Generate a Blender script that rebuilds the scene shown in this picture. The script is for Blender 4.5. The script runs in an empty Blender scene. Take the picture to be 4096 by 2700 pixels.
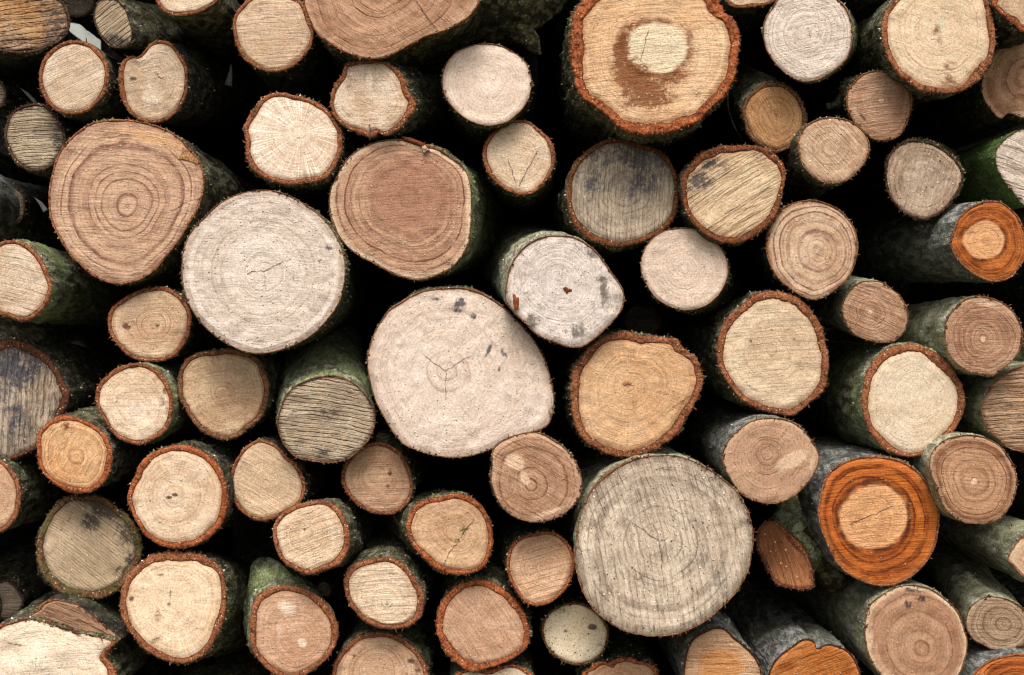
EXPOSURE = 0.43
import bpy, math, random
import numpy as np
from mathutils import Vector

# ------------------------------------------------------------------ camera geometry
D = 2.0                      # camera to the front of the stack
TAN = 36.0/50.0              # sensor width / focal length
CAMZ = 1.1
CX, CY, W = 2048.0, 1350.0, 4096.0
K = 0.61213                  # survey sheets -> picture units
TILES = {'A1':(0,0),'B1':(1000,0),'C1':(2000,0),'D1':(2996,0),
         'A2':(0,870),'B2':(1000,870),'C2':(2000,870),'D2':(2996,870),
         'A3':(0,1740),'B3':(1000,1740),'C3':(2000,1740),'D3':(2996,1740)}
CAM = np.array([0.0, -D, CAMZ])
def rays(p):
    p = np.atleast_2d(np.asarray(p, float))
    return np.stack([(p[:,0]-CX)/W*TAN, np.ones(len(p)), -(p[:,1]-CY)/W*TAN], 1)
def on_plane(p, c, n):
    r = rays(p); s = ((c-CAM)@n)/(r@n)
    return CAM + r*s[:,None]
def at_depth(p, y):
    return CAM + rays(p)*(y+D)
PX = TAN*D/W                 # metres per picture unit at the stack front

# ------------------------------------------------------------------ noise
def _hash(ix, iy, iz, seed):
    h = (ix.astype(np.int64)*374761393 + iy.astype(np.int64)*668265263 + iz.astype(np.int64)*1274126177 + seed*974634777) & 0xffffffff
    h = ((h ^ (h >> 13))*1274126177) & 0xffffffff
    h = ((h ^ (h >> 16))*2246822519) & 0xffffffff
    h = h ^ (h >> 15)
    return h/4294967295.0
def vn(P, seed=0):
    P = np.asarray(P, float); F = np.floor(P); f = P-F; f = f*f*(3-2*f); F = F.astype(np.int64)
    r = 0
    for a in (0,1):
        for b in (0,1):
            for c in (0,1):
                w = (f[:,0] if a else 1-f[:,0])*(f[:,1] if b else 1-f[:,1])*(f[:,2] if c else 1-f[:,2])
                r = r + w*_hash(F[:,0]+a, F[:,1]+b, F[:,2]+c, seed)
    return r*2-1
def fbm(P, seed=0, o=3):
    r = 0; a = 1; t = 0
    for i in range(o):
        r = r + a*vn(P*(2.03**i), seed+i*17); t += a; a *= .5
    return r/t

# ------------------------------------------------------------------ shaders
def lin(c):
    o = []
    for v in c[:3]:
        v = v/255.0
        o.append(v/12.92 if v <= .04045 else ((v+.055)/1.055)**2.4)
    return (o[0], o[1], o[2], 1.0)

class G:
    """small helper for writing node trees"""
    def __init__(s, t): s.t = t
    def n(s, typ, **kw):
        x = s.t.nodes.new(typ)
        for k, v in kw.items(): setattr(x, k, v)
        return x
    def put(s, sock, v):
        if isinstance(v, bpy.types.NodeSocket): s.t.links.new(v, sock)
        elif v is not None: sock.default_value = v
    def m(s, op, a, b=None, c=None, clamp=False):
        x = s.n('ShaderNodeMath', operation=op, use_clamp=clamp)
        for i, v in enumerate((a, b, c)): s.put(x.inputs[i], v)
        return x.outputs[0]
    def v(s, op, a, b=None, scale=None):
        x = s.n('ShaderNodeVectorMath', operation=op)
        s.put(x.inputs[0], a); s.put(x.inputs[1], b)
        if scale is not None: s.put(x.inputs[3], scale)
        return x.outputs[0]
    def comb(s, x_, y_, z_):
        x = s.n('ShaderNodeCombineXYZ')
        for i, v in enumerate((x_, y_, z_)): s.put(x.inputs[i], v)
        return x.outputs[0]
    def sep(s, v):
        x = s.n('ShaderNodeSeparateXYZ'); s.put(x.inputs[0], v); return x.outputs
    def noise(s, vec, scale=1., detail=2., rough=.5, dist=0.):
        x = s.n('ShaderNodeTexNoise'); s.put(x.inputs['Vector'], vec); s.put(x.inputs['Scale'], scale)
        x.inputs['Detail'].default_value = detail; x.inputs['Roughness'].default_value = rough; x.inputs['Distortion'].default_value = dist
        return x.outputs[0]
    def rng(s, v, a, b, c=0., d=1., smooth=True):
        x = s.n('ShaderNodeMapRange', interpolation_type='SMOOTHSTEP' if smooth else 'LINEAR')
        for i, q in enumerate((v, a, b, c, d)): s.put(x.inputs[i], q)
        return x.outputs[0]
    def mix(s, f, a, b, mode='MIX'):
        x = s.n('ShaderNodeMix', data_type='RGBA', blend_type=mode)
        s.put(x.inputs[0], f); s.put(x.inputs[6], a); s.put(x.inputs[7], b)
        return x.outputs[2]
    def attr(s, name):
        return s.n('ShaderNodeAttribute', attribute_name=name)

def group(name, ins):
    t = bpy.data.node_groups.new(name, 'ShaderNodeTree')
    for nm, ty, dv in ins:
        q = t.interface.new_socket(nm, in_out='INPUT', socket_type={'c':'NodeSocketColor','f':'NodeSocketFloat'}[ty])
        q.default_value = dv
    t.interface.new_socket('Shader', in_out='OUTPUT', socket_type='NodeSocketShader')
    g = G(t); gi = g.n('NodeGroupInput'); go = g.n('NodeGroupOutput')
    return g, gi.outputs, go

def make_wood_group():
    g, I, out = group('cut_wood', [('Base','c',lin((215,190,160))),('Alt','c',lin((200,165,130))),('Ring','c',lin((170,125,90))),
        ('Stain','c',lin((60,58,60))),('Light','c',lin((235,215,190))),('Heart','c',lin((200,160,110))),('Edge','c',lin((150,110,80))),
        ('RingF','f',150.),('RingS','f',.4),('SawA','f',0.),('SawF','f',260.),('SawS','f',.2),('RayS','f',.2),('Mottle','f',.6),
        ('Speck','f',.3),('Groove','f',0.),('HB','f',1.),('StainN','f',0.),('EdgeS','f',.5),('Seed','f',0.)])
    tc = g.n('ShaderNodeTexCoord').outputs['Object']
    off = g.comb(g.m('MULTIPLY', I['Seed'], 3.17), g.m('MULTIPLY', I['Seed'], 1.73), g.m('MULTIPLY', I['Seed'], 2.31))
    pos = g.v('ADD', tc, off)
    ring = g.attr('ring').outputs['Fac']; dirv = g.attr('dir').outputs['Vector']
    stain = g.attr('stain').outputs['Fac']; light = g.attr('light').outputs['Fac']; heart = g.attr('heart').outputs['Fac']; edge = g.attr('edge').outputs['Fac']
    big = g.noise(pos, 15., 4., .6, .4)
    med = g.noise(pos, 60., 4., .65, .3)
    fine = g.noise(pos, 380., 4., .8)
    f1 = g.m('MULTIPLY', g.rng(big, .36, .64), I['Mottle'], clamp=True)
    c = g.mix(f1, I['Base'], I['Alt'])
    # growth rings
    wob = g.m('MULTIPLY', g.m('SUBTRACT', g.noise(pos, 26., 3.), .5), .010)
    rr = g.m('ADD', ring, wob)
    rv = g.m('MULTIPLY', rr, I['RingF'])
    rn = g.rng(g.noise(g.comb(g.m('MULTIPLY', rv, .8), g.m('MULTIPLY', I['Seed'], 7.7), g.m('MULTIPLY', big, 1.3)), 1., 4., .72), .40, .64)
    rmod = g.m('MULTIPLY', rn, g.rng(med, .25, .6, .35, 1.))
    c = g.mix(g.m('MULTIPLY', rmod, g.m('MULTIPLY', I['RingS'], .95), clamp=True), c, I['Ring'])
    # a thin dark line at each ring's late wood
    warp = g.noise(g.comb(g.m('MULTIPLY', rv, .16), I['Seed'], 0.), 1., 2., .5)
    rw = g.m('ADD', g.m('MULTIPLY', rv, .85), g.m('MULTIPLY', warp, 4.))
    fr = g.m('FRACT', rw); idn = g.n('ShaderNodeTexWhiteNoise', noise_dimensions='1D'); g.put(idn.inputs['W'], g.m('ADD', g.m('FLOOR', rw), I['Seed']))
    lstr = g.rng(idn.outputs[0], .2, 1., .06, 1.)
    pnoise = g.noise(pos, 260., 3., .7)
    line = g.m('MAXIMUM', g.rng(fr, .66, .97), g.rng(fr, .07, .0))
    lnm = g.m('MULTIPLY', g.m('MULTIPLY', line, lstr), g.m('MULTIPLY', g.m('MULTIPLY', I['RingS'], 2.1), g.m('MULTIPLY', g.rng(g.noise(pos, 30., 3.), .34, .55, .3, 1.), g.rng(pnoise, .34, .54, .45, 1.))))
    c = g.mix(g.m('MULTIPLY', lnm, .9, clamp=True), c, I['Ring'])
    # saw marks: shallow, near-parallel
    vr = g.n('ShaderNodeVectorRotate', rotation_type='Y_AXIS'); g.put(vr.inputs['Vector'], tc); g.put(vr.inputs['Angle'], I['SawA'])
    sx, sy, sz = g.sep(vr.outputs[0])
    sz2 = g.m('ADD', sz, g.m('ADD', g.m('MULTIPLY', big, .006), g.m('MULTIPLY', g.m('MULTIPLY', sx, sx), .5)))
    saw = g.noise(g.comb(g.m('MULTIPLY', sx, 13.), I['Seed'], g.m('MULTIPLY', sz2, I['SawF'])), 1., 4., .7)
    sawb = g.rng(saw, .34, .62)
    saw2 = g.noise(g.comb(g.m('MULTIPLY', sx, 30.), g.m('ADD', I['Seed'], 4.), g.m('MULTIPLY', sz2, g.m('MULTIPLY', I['SawF'], 2.3))), 1., 2., .6)
    gph = g.m('ADD', g.m('MULTIPLY', sz2, g.m('MULTIPLY', I['SawF'], 1.05)), g.m('MULTIPLY', g.noise(g.comb(g.m('MULTIPLY', sx, 22.), I['Seed'], g.m('MULTIPLY', sz2, 60.)), 1., 3., .6), 1.7))
    grv = g.m('MULTIPLY', g.rng(g.m('PINGPONG', gph, .5), .02, .20, 1., 0.), g.m('MULTIPLY', I['Groove'], g.rng(g.noise(g.comb(g.m('MULTIPLY', sx, 40.), 1.3, g.m('MULTIPLY', sz2, 120.)), 1., 3., .7), .36, .56, .25, 1.)))
    scr = g.rng(g.noise(g.comb(g.m('MULTIPLY', sx, 22.), g.m('ADD', I['Seed'], 9.), g.m('MULTIPLY', sz2, 520.)), 1., 3., .7), .56, .70)
    scr = g.m('MULTIPLY', scr, g.rng(g.noise(pos, 20., 3., .6), .42, .60))
    sfac = g.m('ADD', g.m('MULTIPLY', g.m('SUBTRACT', 1., sawb), g.m('MULTIPLY', I['SawS'], .8)), g.m('ADD', g.m('MULTIPLY', scr, g.m('MULTIPLY', I['SawS'], .7)), g.m('MULTIPLY', grv, .8)))
    sfac = g.m('ADD', sfac, g.m('MULTIPLY', g.rng(saw2, .58, .40, 0., .4), g.m('MULTIPLY', I['SawS'], g.rng(med, .35, .62))), clamp=True)
    dk = g.mix(1., c, (.50,.41,.34,1.), 'MULTIPLY')
    c = g.mix(sfac, c, dk)
    # rays
    rx, ry, rz = g.sep(dirv)
    ray = g.noise(g.comb(g.m('MULTIPLY', rx, 24.), g.m('MULTIPLY', ring, 12.), g.m('MULTIPLY', rz, 24.)), 1., 3., .7)
    c = g.mix(g.m('MULTIPLY', g.rng(ray, .52, .62), g.m('MULTIPLY', g.m('MULTIPLY', I['RayS'], I['RayS']), 1.35), clamp=True), c, g.mix(.25, I['Light'], (1.,.96,.9,1.)))
    c = g.mix(g.m('MULTIPLY', g.rng(ray, .47, .36), g.m('MULTIPLY', I['RayS'], .45), clamp=True), c, I['Ring'])
    # heartwood tone, pale patches, stains
    hm = g.rng(g.m('ADD', heart, g.m('MULTIPLY', g.m('SUBTRACT', med, .5), .35)), .32, .66)
    hc = g.mix(sfac, I['Heart'], g.mix(1., I['Heart'], (.5,.4,.32,1.), 'MULTIPLY'))
    hc = g.mix(g.m('MULTIPLY', rmod, g.m('MULTIPLY', I['RingS'], .35)), hc, I['Ring'])
    c = g.mix(hm, c, hc)
    hb = g.m('MULTIPLY', g.rng(heart, .16, .40), g.rng(heart, .62, .46))
    c = g.mix(g.m('MULTIPLY', g.m('MULTIPLY', hb, I['HB']), g.rng(med, .36, .6, .2, .9)), c, g.mix(1., I['Ring'], (.6,.5,.45,1.), 'MULTIPLY'))
    lm = g.rng(g.m('ADD', light, g.m('MULTIPLY', g.m('SUBTRACT', med, .5), .7)), .35, .75)
    c = g.mix(g.m('MULTIPLY', lm, .85), c, I['Light'])
    mold = g.noise(pos, 30., 6., .72, .2); mold2 = g.noise(pos, 170., 4., .7)
    sv = g.m('ADD', g.m('MULTIPLY', stain, 1.1), g.m('MULTIPLY', I['StainN'], g.rng(mold, .40, .62)))
    sv = g.m('MULTIPLY', sv, g.m('ADD', .45, g.m('ADD', g.m('MULTIPLY', g.rng(mold2, .38, .6), .55), g.m('MULTIPLY', g.m('SUBTRACT', 1., sawb), .35))))
    sm = g.rng(sv, .18, .95)
    c = g.mix(g.m('MULTIPLY', sm, .88), c, I['Stain'])
    # darker cambium edge
    em = g.m('MULTIPLY', g.rng(g.m('ADD', edge, g.m('MULTIPLY', g.m('SUBTRACT', med, .5), .10)), .90, 1.0), I['EdgeS'])
    c = g.mix(em, c, I['Edge'])
    # pores, grain, sawdust
    c = g.mix(1., c, g.mix(g.rng(fine, .34, .62), (.78,.755,.72,1.), (1.13,1.125,1.12,1.)), 'MULTIPLY')
    pore = g.n('ShaderNodeTexVoronoi'); g.put(pore.inputs['Vector'], pos); pore.inputs['Scale'].default_value = 230.
    pm = g.m('MULTIPLY', g.rng(pore.outputs['Distance'], .10, .24, 1., 0.), g.rng(g.sep(pore.outputs['Color'])[0], .70, .80))
    c = g.mix(g.m('MULTIPLY', pm, g.m('MULTIPLY', I['Speck'], .9), clamp=True), c, lin((70,48,34)))
    vo = g.n('ShaderNodeTexVoronoi'); g.put(vo.inputs['Vector'], g.v('ADD', pos, (.3,.1,.7))); vo.inputs['Scale'].default_value = 150.
    cr, cg, cb = g.sep(vo.outputs['Color'])
    shp = g.m('MULTIPLY', g.rng(vo.outputs['Distance'], .12, .26, 1., 0.), g.rng(cr, .86, .90))
    c = g.mix(g.m('MULTIPLY', shp, I['Speck'], clamp=True), c, lin((236,220,200)))
    c = g.mix(g.m('MULTIPLY', g.m('MULTIPLY', g.rng(vo.outputs['Distance'], .08, .28, 1., 0.), g.rng(cg, .93, .95)), I['Speck'], clamp=True), c, lin((72,44,30)))
    h = g.m('ADD', g.m('ADD', g.m('MULTIPLY', grv, -2.5), g.m('MULTIPLY', sawb, g.m('MULTIPLY', I['SawS'], 2.2))), g.m('ADD', g.m('MULTIPLY', fine, .45), g.m('MULTIPLY', med, .5)))
    h = g.m('ADD', h, g.m('ADD', g.m('MULTIPLY', shp, .7), g.m('MULTIPLY', pm, -.6)))
    h = g.m('ADD', h, g.m('MULTIPLY', rn, -.25))
    b = g.n('ShaderNodeBump'); b.inputs['Strength'].default_value = .9; b.inputs['Distance'].default_value = .0014
    g.put(b.inputs['Height'], h)
    p = g.n('ShaderNodeBsdfPrincipled'); g.put(p.inputs['Base Color'], c); g.put(p.inputs['Normal'], b.outputs[0])
    p.inputs['Roughness'].default_value = .82; p.inputs['Specular IOR Level'].default_value = .22
    g.put(out.inputs[0], p.outputs[0])
    return g.t

def make_rim_group():
    g, I, out = group('bark_section', [('Col','c',lin((165,90,55))),('Dark','c',lin((95,52,32))),('Moss','c',lin((70,75,40))),('MossS','f',0.),('Seed','f',0.)])
    tc = g.n('ShaderNodeTexCoord').outputs['Object']
    off = g.comb(g.m('MULTIPLY', I['Seed'], 1.17), g.m('MULTIPLY', I['Seed'], 2.73), I['Seed'])
    pos = g.v('ADD', tc, off)
    edge = g.attr('edge').outputs['Fac']; dirv = g.attr('dir').outputs['Vector']
    n1 = g.noise(pos, 45., 4., .65); n2 = g.noise(pos, 330., 4., .75); fib = g.noise(g.v('SCALE', dirv, scale=34.), 1., 4., .7)
    f = g.m('ADD', g.m('MULTIPLY', g.rng(n1, .38, .60), .45), g.m('MULTIPLY', g.rng(n2, .40, .58), .55))
    c = g.mix(f, I['Dark'], I['Col'])
    hi = g.mix(.45, I['Col'], lin((222,172,126)))
    c = g.mix(g.m('MULTIPLY', g.rng(fib, .5, .72), .55), c, hi)
    # dark cambium line next to the wood, dark corky outside
    c = g.mix(g.m('MULTIPLY', g.rng(edge, .30, .02), g.rng(n1, .3, .6, .2, .8)), c, I['Dark'])
    c = g.mix(g.m('MULTIPLY', g.rng(edge, .82, 1.), .6), c, g.mix(.5, I['Dark'], lin((45,38,30))))
    c = g.mix(g.m('MULTIPLY', g.rng(g.noise(pos, 28., 3.), .46, .6), I['MossS']), c, I['Moss'])
    vo = g.n('ShaderNodeTexVoronoi'); g.put(vo.inputs['Vector'], pos); vo.inputs['Scale'].default_value = 260.
    cr, cg, cb = g.sep(vo.outputs['Color'])
    shp = g.m('MULTIPLY', g.rng(vo.outputs['Distance'], .15, .32, 1., 0.), g.rng(cr, .76, .80))
    c = g.mix(g.m('MULTIPLY', shp, .85), c, lin((226,200,170)))
    c = g.mix(g.m('MULTIPLY', g.rng(n2, .50, .36), .6), c, g.mix(1., I['Dark'], (.5,.5,.5,1.), 'MULTIPLY'))
    h = g.m('ADD', n2, g.m('ADD', g.m('MULTIPLY', n1, 1.2), g.m('MULTIPLY', fib, .8)))
    b = g.n('ShaderNodeBump'); b.inputs['Strength'].default_value = .9; b.inputs['Distance'].default_value = .003
    g.put(b.inputs['Height'], h)
    p = g.n('ShaderNodeBsdfPrincipled'); g.put(p.inputs['Base Color'], c); g.put(p.inputs['Normal'], b.outputs[0])
    p.inputs['Roughness'].default_value = .9; p.inputs['Specular IOR Level'].default_value = .15
    g.put(out.inputs[0], p.outputs[0])
    return g.t

def make_bark_group():
    g, I, out = group('outer_bark', [('A','c',lin((92,92,80))),('B','c',lin((80,98,46))),('C','c',lin((45,40,34))),('Moss','f',.5),('Rough','f',1.),('Fleck','f',.5),('Seed','f',0.)])
    tc = g.n('ShaderNodeTexCoord').outputs['Object']
    off = g.comb(g.m('MULTIPLY', I['Seed'], 2.17), g.m('MULTIPLY', I['Seed'], 1.13), I['Seed'])
    pos = g.v('ADD', tc, off)
    st = g.v('MULTIPLY', pos, (1., .35, 1.))
    n1 = g.noise(pos, 17., 4., .6, .3); n2 = g.noise(st, 90., 5., .7, .4); n3 = g.noise(pos, 380., 3., .75)
    c = g.mix(g.rng(n2, .42, .60), I['C'], I['A'])
    c = g.mix(g.m('MULTIPLY', g.rng(g.m('ADD', n1, g.m('MULTIPLY', g.m('SUBTRACT', n3, .5), .3)), .40, .58), I['Moss'], clamp=True), c, I['B'])
    c = g.mix(g.m('MULTIPLY', g.rng(n2, .50, .34), .6), c, I['C'])
    c = g.mix(1., c, g.mix(g.rng(n3, .3, .7), (.45,.45,.43,1.), (1.4,1.4,1.35,1.)), 'MULTIPLY')
    vo = g.n('ShaderNodeTexVoronoi'); g.put(vo.inputs['Vector'], pos); vo.inputs['Scale'].default_value = 190.
    cr, cg, cb = g.sep(vo.outputs['Color'])
    shp = g.m('MULTIPLY', g.rng(vo.outputs['Distance'], .18, .40, 1., 0.), g.m('MULTIPLY', g.rng(cr, .70, .80), g.rng(n1, .38, .54)))
    c = g.mix(g.m('MULTIPLY', shp, I['Fleck']), c, lin((226,226,212)))
    v2 = g.n('ShaderNodeTexVoronoi'); g.put(v2.inputs['Vector'], g.v('MULTIPLY', pos, (1.,.7,1.))); v2.inputs['Scale'].default_value = 75.
    c = g.mix(g.m('MULTIPLY', g.rng(g.m('ADD', v2.outputs['Distance'], g.m('MULTIPLY', n3, .3)), .62, .80), g.m('MULTIPLY', I['Rough'], .45), clamp=True), c, I['C'])
    h = g.m('ADD', g.m('MULTIPLY', n2, g.m('MULTIPLY', I['Rough'], 1.6)), g.m('ADD', g.m('MULTIPLY', n3, .5), g.m('MULTIPLY', shp, .3)))
    b = g.n('ShaderNodeBump'); b.inputs['Strength'].default_value = 1.; b.inputs['Distance'].default_value = .006
    g.put(b.inputs['Height'], h)
    p = g.n('ShaderNodeBsdfPrincipled'); g.put(p.inputs['Base Color'], c); g.put(p.inputs['Normal'], b.outputs[0])
    p.inputs['Roughness'].default_value = .85; p.inputs['Specular IOR Level'].default_value = .25
    g.put(out.inputs[0], p.outputs[0])
    return g.t

WOOD, RIM, BARK = make_wood_group(), make_rim_group(), make_bark_group()
def soft(c, k, lift=0):
    m = .35*c[0]+.5*c[1]+.15*c[2]
    return tuple(min(252, (m+(v-m)*k+lift)*w_) for v, w_ in zip(c, (1.0, 1.003, 1.0)))
def gmat(name, grp, **vals):
    m = bpy.data.materials.new(name); m.use_nodes = True; t = m.node_tree; t.nodes.clear()
    gn = t.nodes.new('ShaderNodeGroup'); gn.node_tree = grp
    o = t.nodes.new('ShaderNodeOutputMaterial'); t.links.new(gn.outputs[0], o.inputs['Surface'])
    for k, v in vals.items():
        gn.inputs[k].default_value = lin(v) if isinstance(v, (tuple, list)) else v
    return m

# ------------------------------------------------------------------ looks
STYLES = {
 'white': dict(Base=(228,213,200), Alt=(216,199,183), Ring=(172,146,126), Light=(238,222,208), Edge=(150,116,90), RingF=150, RingS=.34, SawS=.045, RayS=.12, Mottle=.6, Speck=.35),
 'pink':  dict(Base=(226,206,188), Alt=(214,190,170), Ring=(194,160,134), Light=(236,214,196), Edge=(150,106,78), RingF=190, RingS=.28, SawS=.06, RayS=.10, Mottle=.5, Speck=.2),
 'cream': dict(Base=(221,200,174), Alt=(204,173,139), Ring=(194,148,106), Light=(243,226,203), Edge=(176,124,80), RingF=190, RingS=.35, SawS=.09, RayS=.36, Mottle=.7, Speck=.3),
 'tan':   dict(Base=(212,180,146), Alt=(196,152,112), Ring=(170,120,82), Light=(234,210,182), Edge=(160,108,70), RingF=180, RingS=.5, SawS=.12, RayS=.28, Mottle=.75, Speck=.35),
 'brown': dict(Base=(200,156,122), Alt=(180,128,92), Ring=(126,78,52), Light=(222,186,150), Edge=(206,166,130), RingF=140, RingS=.85, SawS=.14, RayS=.20, Mottle=.7, Speck=.35),
 'orange':dict(Base=(196,116,52), Alt=(166,84,30), Ring=(104,44,12), Light=(216,150,92), Edge=(196,120,66), RingF=210, RingS=.95, SawS=.16, RayS=.12, Mottle=.7, Speck=.25, Heart=(222,170,122)),
 'gray':  dict(Base=(178,160,138), Alt=(150,134,116), Ring=(112,98,84), Light=(212,200,184), Edge=(96,76,58), RingF=130, RingS=.35, SawS=.5, RayS=.05, Mottle=.8, Speck=.7, StainN=.35),
 'stripe':dict(Base=(206,186,154), Alt=(182,158,128), Ring=(120,98,74), Light=(222,206,176), Edge=(80,58,42), RingF=120, RingS=.1, SawS=.55, SawF=170, RayS=.02, Mottle=.8, Speck=.5, StainN=.15),
}
RIMS = {'rust': dict(Col=(176,112,76), Dark=(92,54,36)), 'brown': dict(Col=(158,110,76), Dark=(84,56,40)),
        'bright': dict(Col=(194,112,68), Dark=(104,54,32)), 'dark': dict(Col=(104,78,58), Dark=(46,34,27)),
        'tan': dict(Col=(180,138,100), Dark=(112,76,50)), 'moss': dict(Col=(138,100,66), Dark=(60,48,34), Moss=(96,98,62), MossS=.6)}
BARKS = {'moss': gmat('mossy_bark', BARK, A=(152,148,130), B=(122,130,80), C=(58,52,43), Moss=.5, Rough=1.3, Fleck=.8),
         'dark': gmat('dark_bark', BARK, A=(110,106,92), B=(84,92,56), C=(42,38,32), Moss=.45, Rough=1.4, Fleck=.8),
         'green': gmat('green_bark', BARK, A=(190,192,168), B=(140,160,98), C=(96,94,76), Moss=.7, Rough=.7, Fleck=.8),
         'vivid': gmat('vivid_green_bark', BARK, A=(140,160,110), B=(104,142,62), C=(84,100,56), Moss=.85, Rough=.6, Fleck=.7),
         'pale': gmat('pale_bark', BARK, A=(208,206,188), B=(168,178,132), C=(128,124,106), Moss=.5, Rough=.6, Fleck=.8),
         'grey': gmat('grey_bark', BARK, A=(170,172,172), B=(124,134,104), C=(84,82,84), Moss=.4, Rough=.9, Fleck=.8),
         'olive': gmat('olive_bark', BARK, A=(150,142,112), B=(118,122,70), C=(62,54,42), Moss=.8, Rough=2.0, Fleck=.7)}
CRACK = bpy.data.materials.new('crack_dark'); CRACK.use_nodes = True
_p = CRACK.node_tree.nodes['Principled BSDF']; _p.inputs['Base Color'].default_value = lin((52,32,22)); _p.inputs['Roughness'].default_value = 1.
_n = CRACK.node_tree.nodes.new('ShaderNodeTexNoise'); _n.inputs['Scale'].default_value = 300.
_r = CRACK.node_tree.nodes.new('ShaderNodeMix'); _r.data_type = 'RGBA'; _r.inputs[6].default_value = lin((62,40,28)); _r.inputs[7].default_value = lin((124,88,64))
CRACK.node_tree.links.new(_n.outputs[0], _r.inputs[0]); CRACK.node_tree.links.new(_r.outputs[2], _p.inputs['Base Color'])

COL = bpy.context.scene.collection
TUFT = bpy.data.materials.new('moss_crumbs'); TUFT.use_nodes = True
_g = G(TUFT.node_tree); _q = TUFT.node_tree.nodes['Principled BSDF']; _t = _g.attr('tone').outputs['Fac']
_c = _g.mix(_g.rng(_t, .0, .45), lin((58,56,40)), lin((104,112,62)))
_c = _g.mix(_g.rng(_t, .5, .75), _c, lin((128,124,104))); _c = _g.mix(_g.rng(_t, .93, .96), _c, lin((214,210,192)))
_g.put(_q.inputs['Base Color'], _c); _q.inputs['Roughness'].default_value = .95

# ------------------------------------------------------------------ mesh building
def mesh_obj(name, V, F, mat, parent=None, attrs=None, smooth=True, loc=None):
    me = bpy.data.meshes.new(name)
    V = np.asarray(V, np.float32)
    if loc is not None: V = V - np.asarray(loc, np.float32)
    quads = F if isinstance(F, list) else [F]
    nv = len(V); loops = []; starts = []; tot = 0
    for q in quads:
        q = np.asarray(q, np.int32)
        if q.size == 0: continue
        k = q.shape[1]
        starts.append(tot + np.arange(len(q))*k); loops.append(q.ravel()); tot += q.size
    loops = np.concatenate(loops); starts = np.concatenate(starts)
    me.vertices.add(nv); me.vertices.foreach_set('co', V.ravel())
    me.loops.add(len(loops)); me.loops.foreach_set('vertex_index', loops)
    me.polygons.add(len(starts)); me.polygons.foreach_set('loop_start', starts.astype(np.int32))
    me.update(calc_edges=True); me.validate()
    me.polygons.foreach_set('use_smooth', np.full(len(me.polygons), smooth))
    for k, a in (attrs or {}).items():
        a = np.asarray(a, np.float32)
        if a.ndim == 2:
            at = me.attributes.new(k, 'FLOAT_VECTOR', 'POINT'); at.data.foreach_set('vector', a.ravel())
        else:
            at = me.attributes.new(k, 'FLOAT', 'POINT'); at.data.foreach_set('value', a)
    me.materials.append(mat)
    o = bpy.data.objects.new(name, me); COL.objects.link(o)
    if parent is not None: o.parent = parent
    return o

def grid_faces(rows, cols, wrap=True, base=0):
    i = np.arange(rows-1)[:,None]*cols; j = np.arange(cols if wrap else cols-1)[None,:]; j2 = (j+1) % cols
    return np.stack([i+j, i+j2, i+cols+j2, i+cols+j], -1).reshape(-1,4) + base

def spline(pts, extra, n):
    P = np.asarray(pts, float); E = np.asarray(extra, float)
    Q = np.concatenate([P, E[:,None]], 1); out = []
    m = len(Q)
    for i in range(m):
        a, b, c, d = Q[(i-1)%m], Q[i], Q[(i+1)%m], Q[(i+2)%m]
        for t in np.linspace(0, 1, 12, endpoint=False):
            out.append(.5*((2*b)+(-a+c)*t+(2*a-5*b+4*c-d)*t*t+(-a+3*b-3*c+d)*t**3))
    out = np.array(out); d = np.linalg.norm(np.roll(out[:,:2], -1, 0)-out[:,:2], axis=1)
    s = np.concatenate([[0], np.cumsum(d)]); out = np.vstack([out, out[:1]])
    u = np.linspace(0, s[-1], n, endpoint=False)
    return np.stack([np.interp(u, s, out[:,k]) for k in range(3)], 1)

def slivers(rng, O, C, n, count, lo, hi):
    """short torn fibres standing out of the cut edge"""
    V = []; F = []
    N = len(O)
    for _ in range(count):
        i = rng.randrange(N); p = O[i]; r = p-C; r = r/np.linalg.norm(r)
        t = np.cross(r, n)
        L = rng.uniform(lo, hi); w = rng.uniform(.0005, .0014)
        d = r*rng.uniform(.1, 1.) + t*rng.uniform(-.9, .9) + n*rng.uniform(.0, .7); d /= np.linalg.norm(d)
        s = np.cross(d, n+.01); s /= np.linalg.norm(s); u = np.cross(d, s)
        b = len(V); p0 = p - r*rng.uniform(.0, .004)
        mid = p0 + d*L*.55 + s*rng.uniform(-.2,.2)*L
        V += [p0-s*w, p0+s*w, p0+u*w, mid-s*w*.7, mid+s*w*.7, mid+u*w*.7, p0+d*L]
        F += [(b,b+1,b+4),(b,b+4,b+3),(b+1,b+2,b+5),(b+1,b+5,b+4),(b+2,b,b+3),(b+2,b+3,b+5),(b+3,b+4,b+6),(b+4,b+5,b+6),(b+5,b+3,b+6)]
    return np.array(V), np.array(F)

def px(tile, p):
    ox, oy = TILES[tile]; p = np.atleast_2d(np.asarray(p, float))
    return p*K + np.array([ox, oy])

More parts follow.
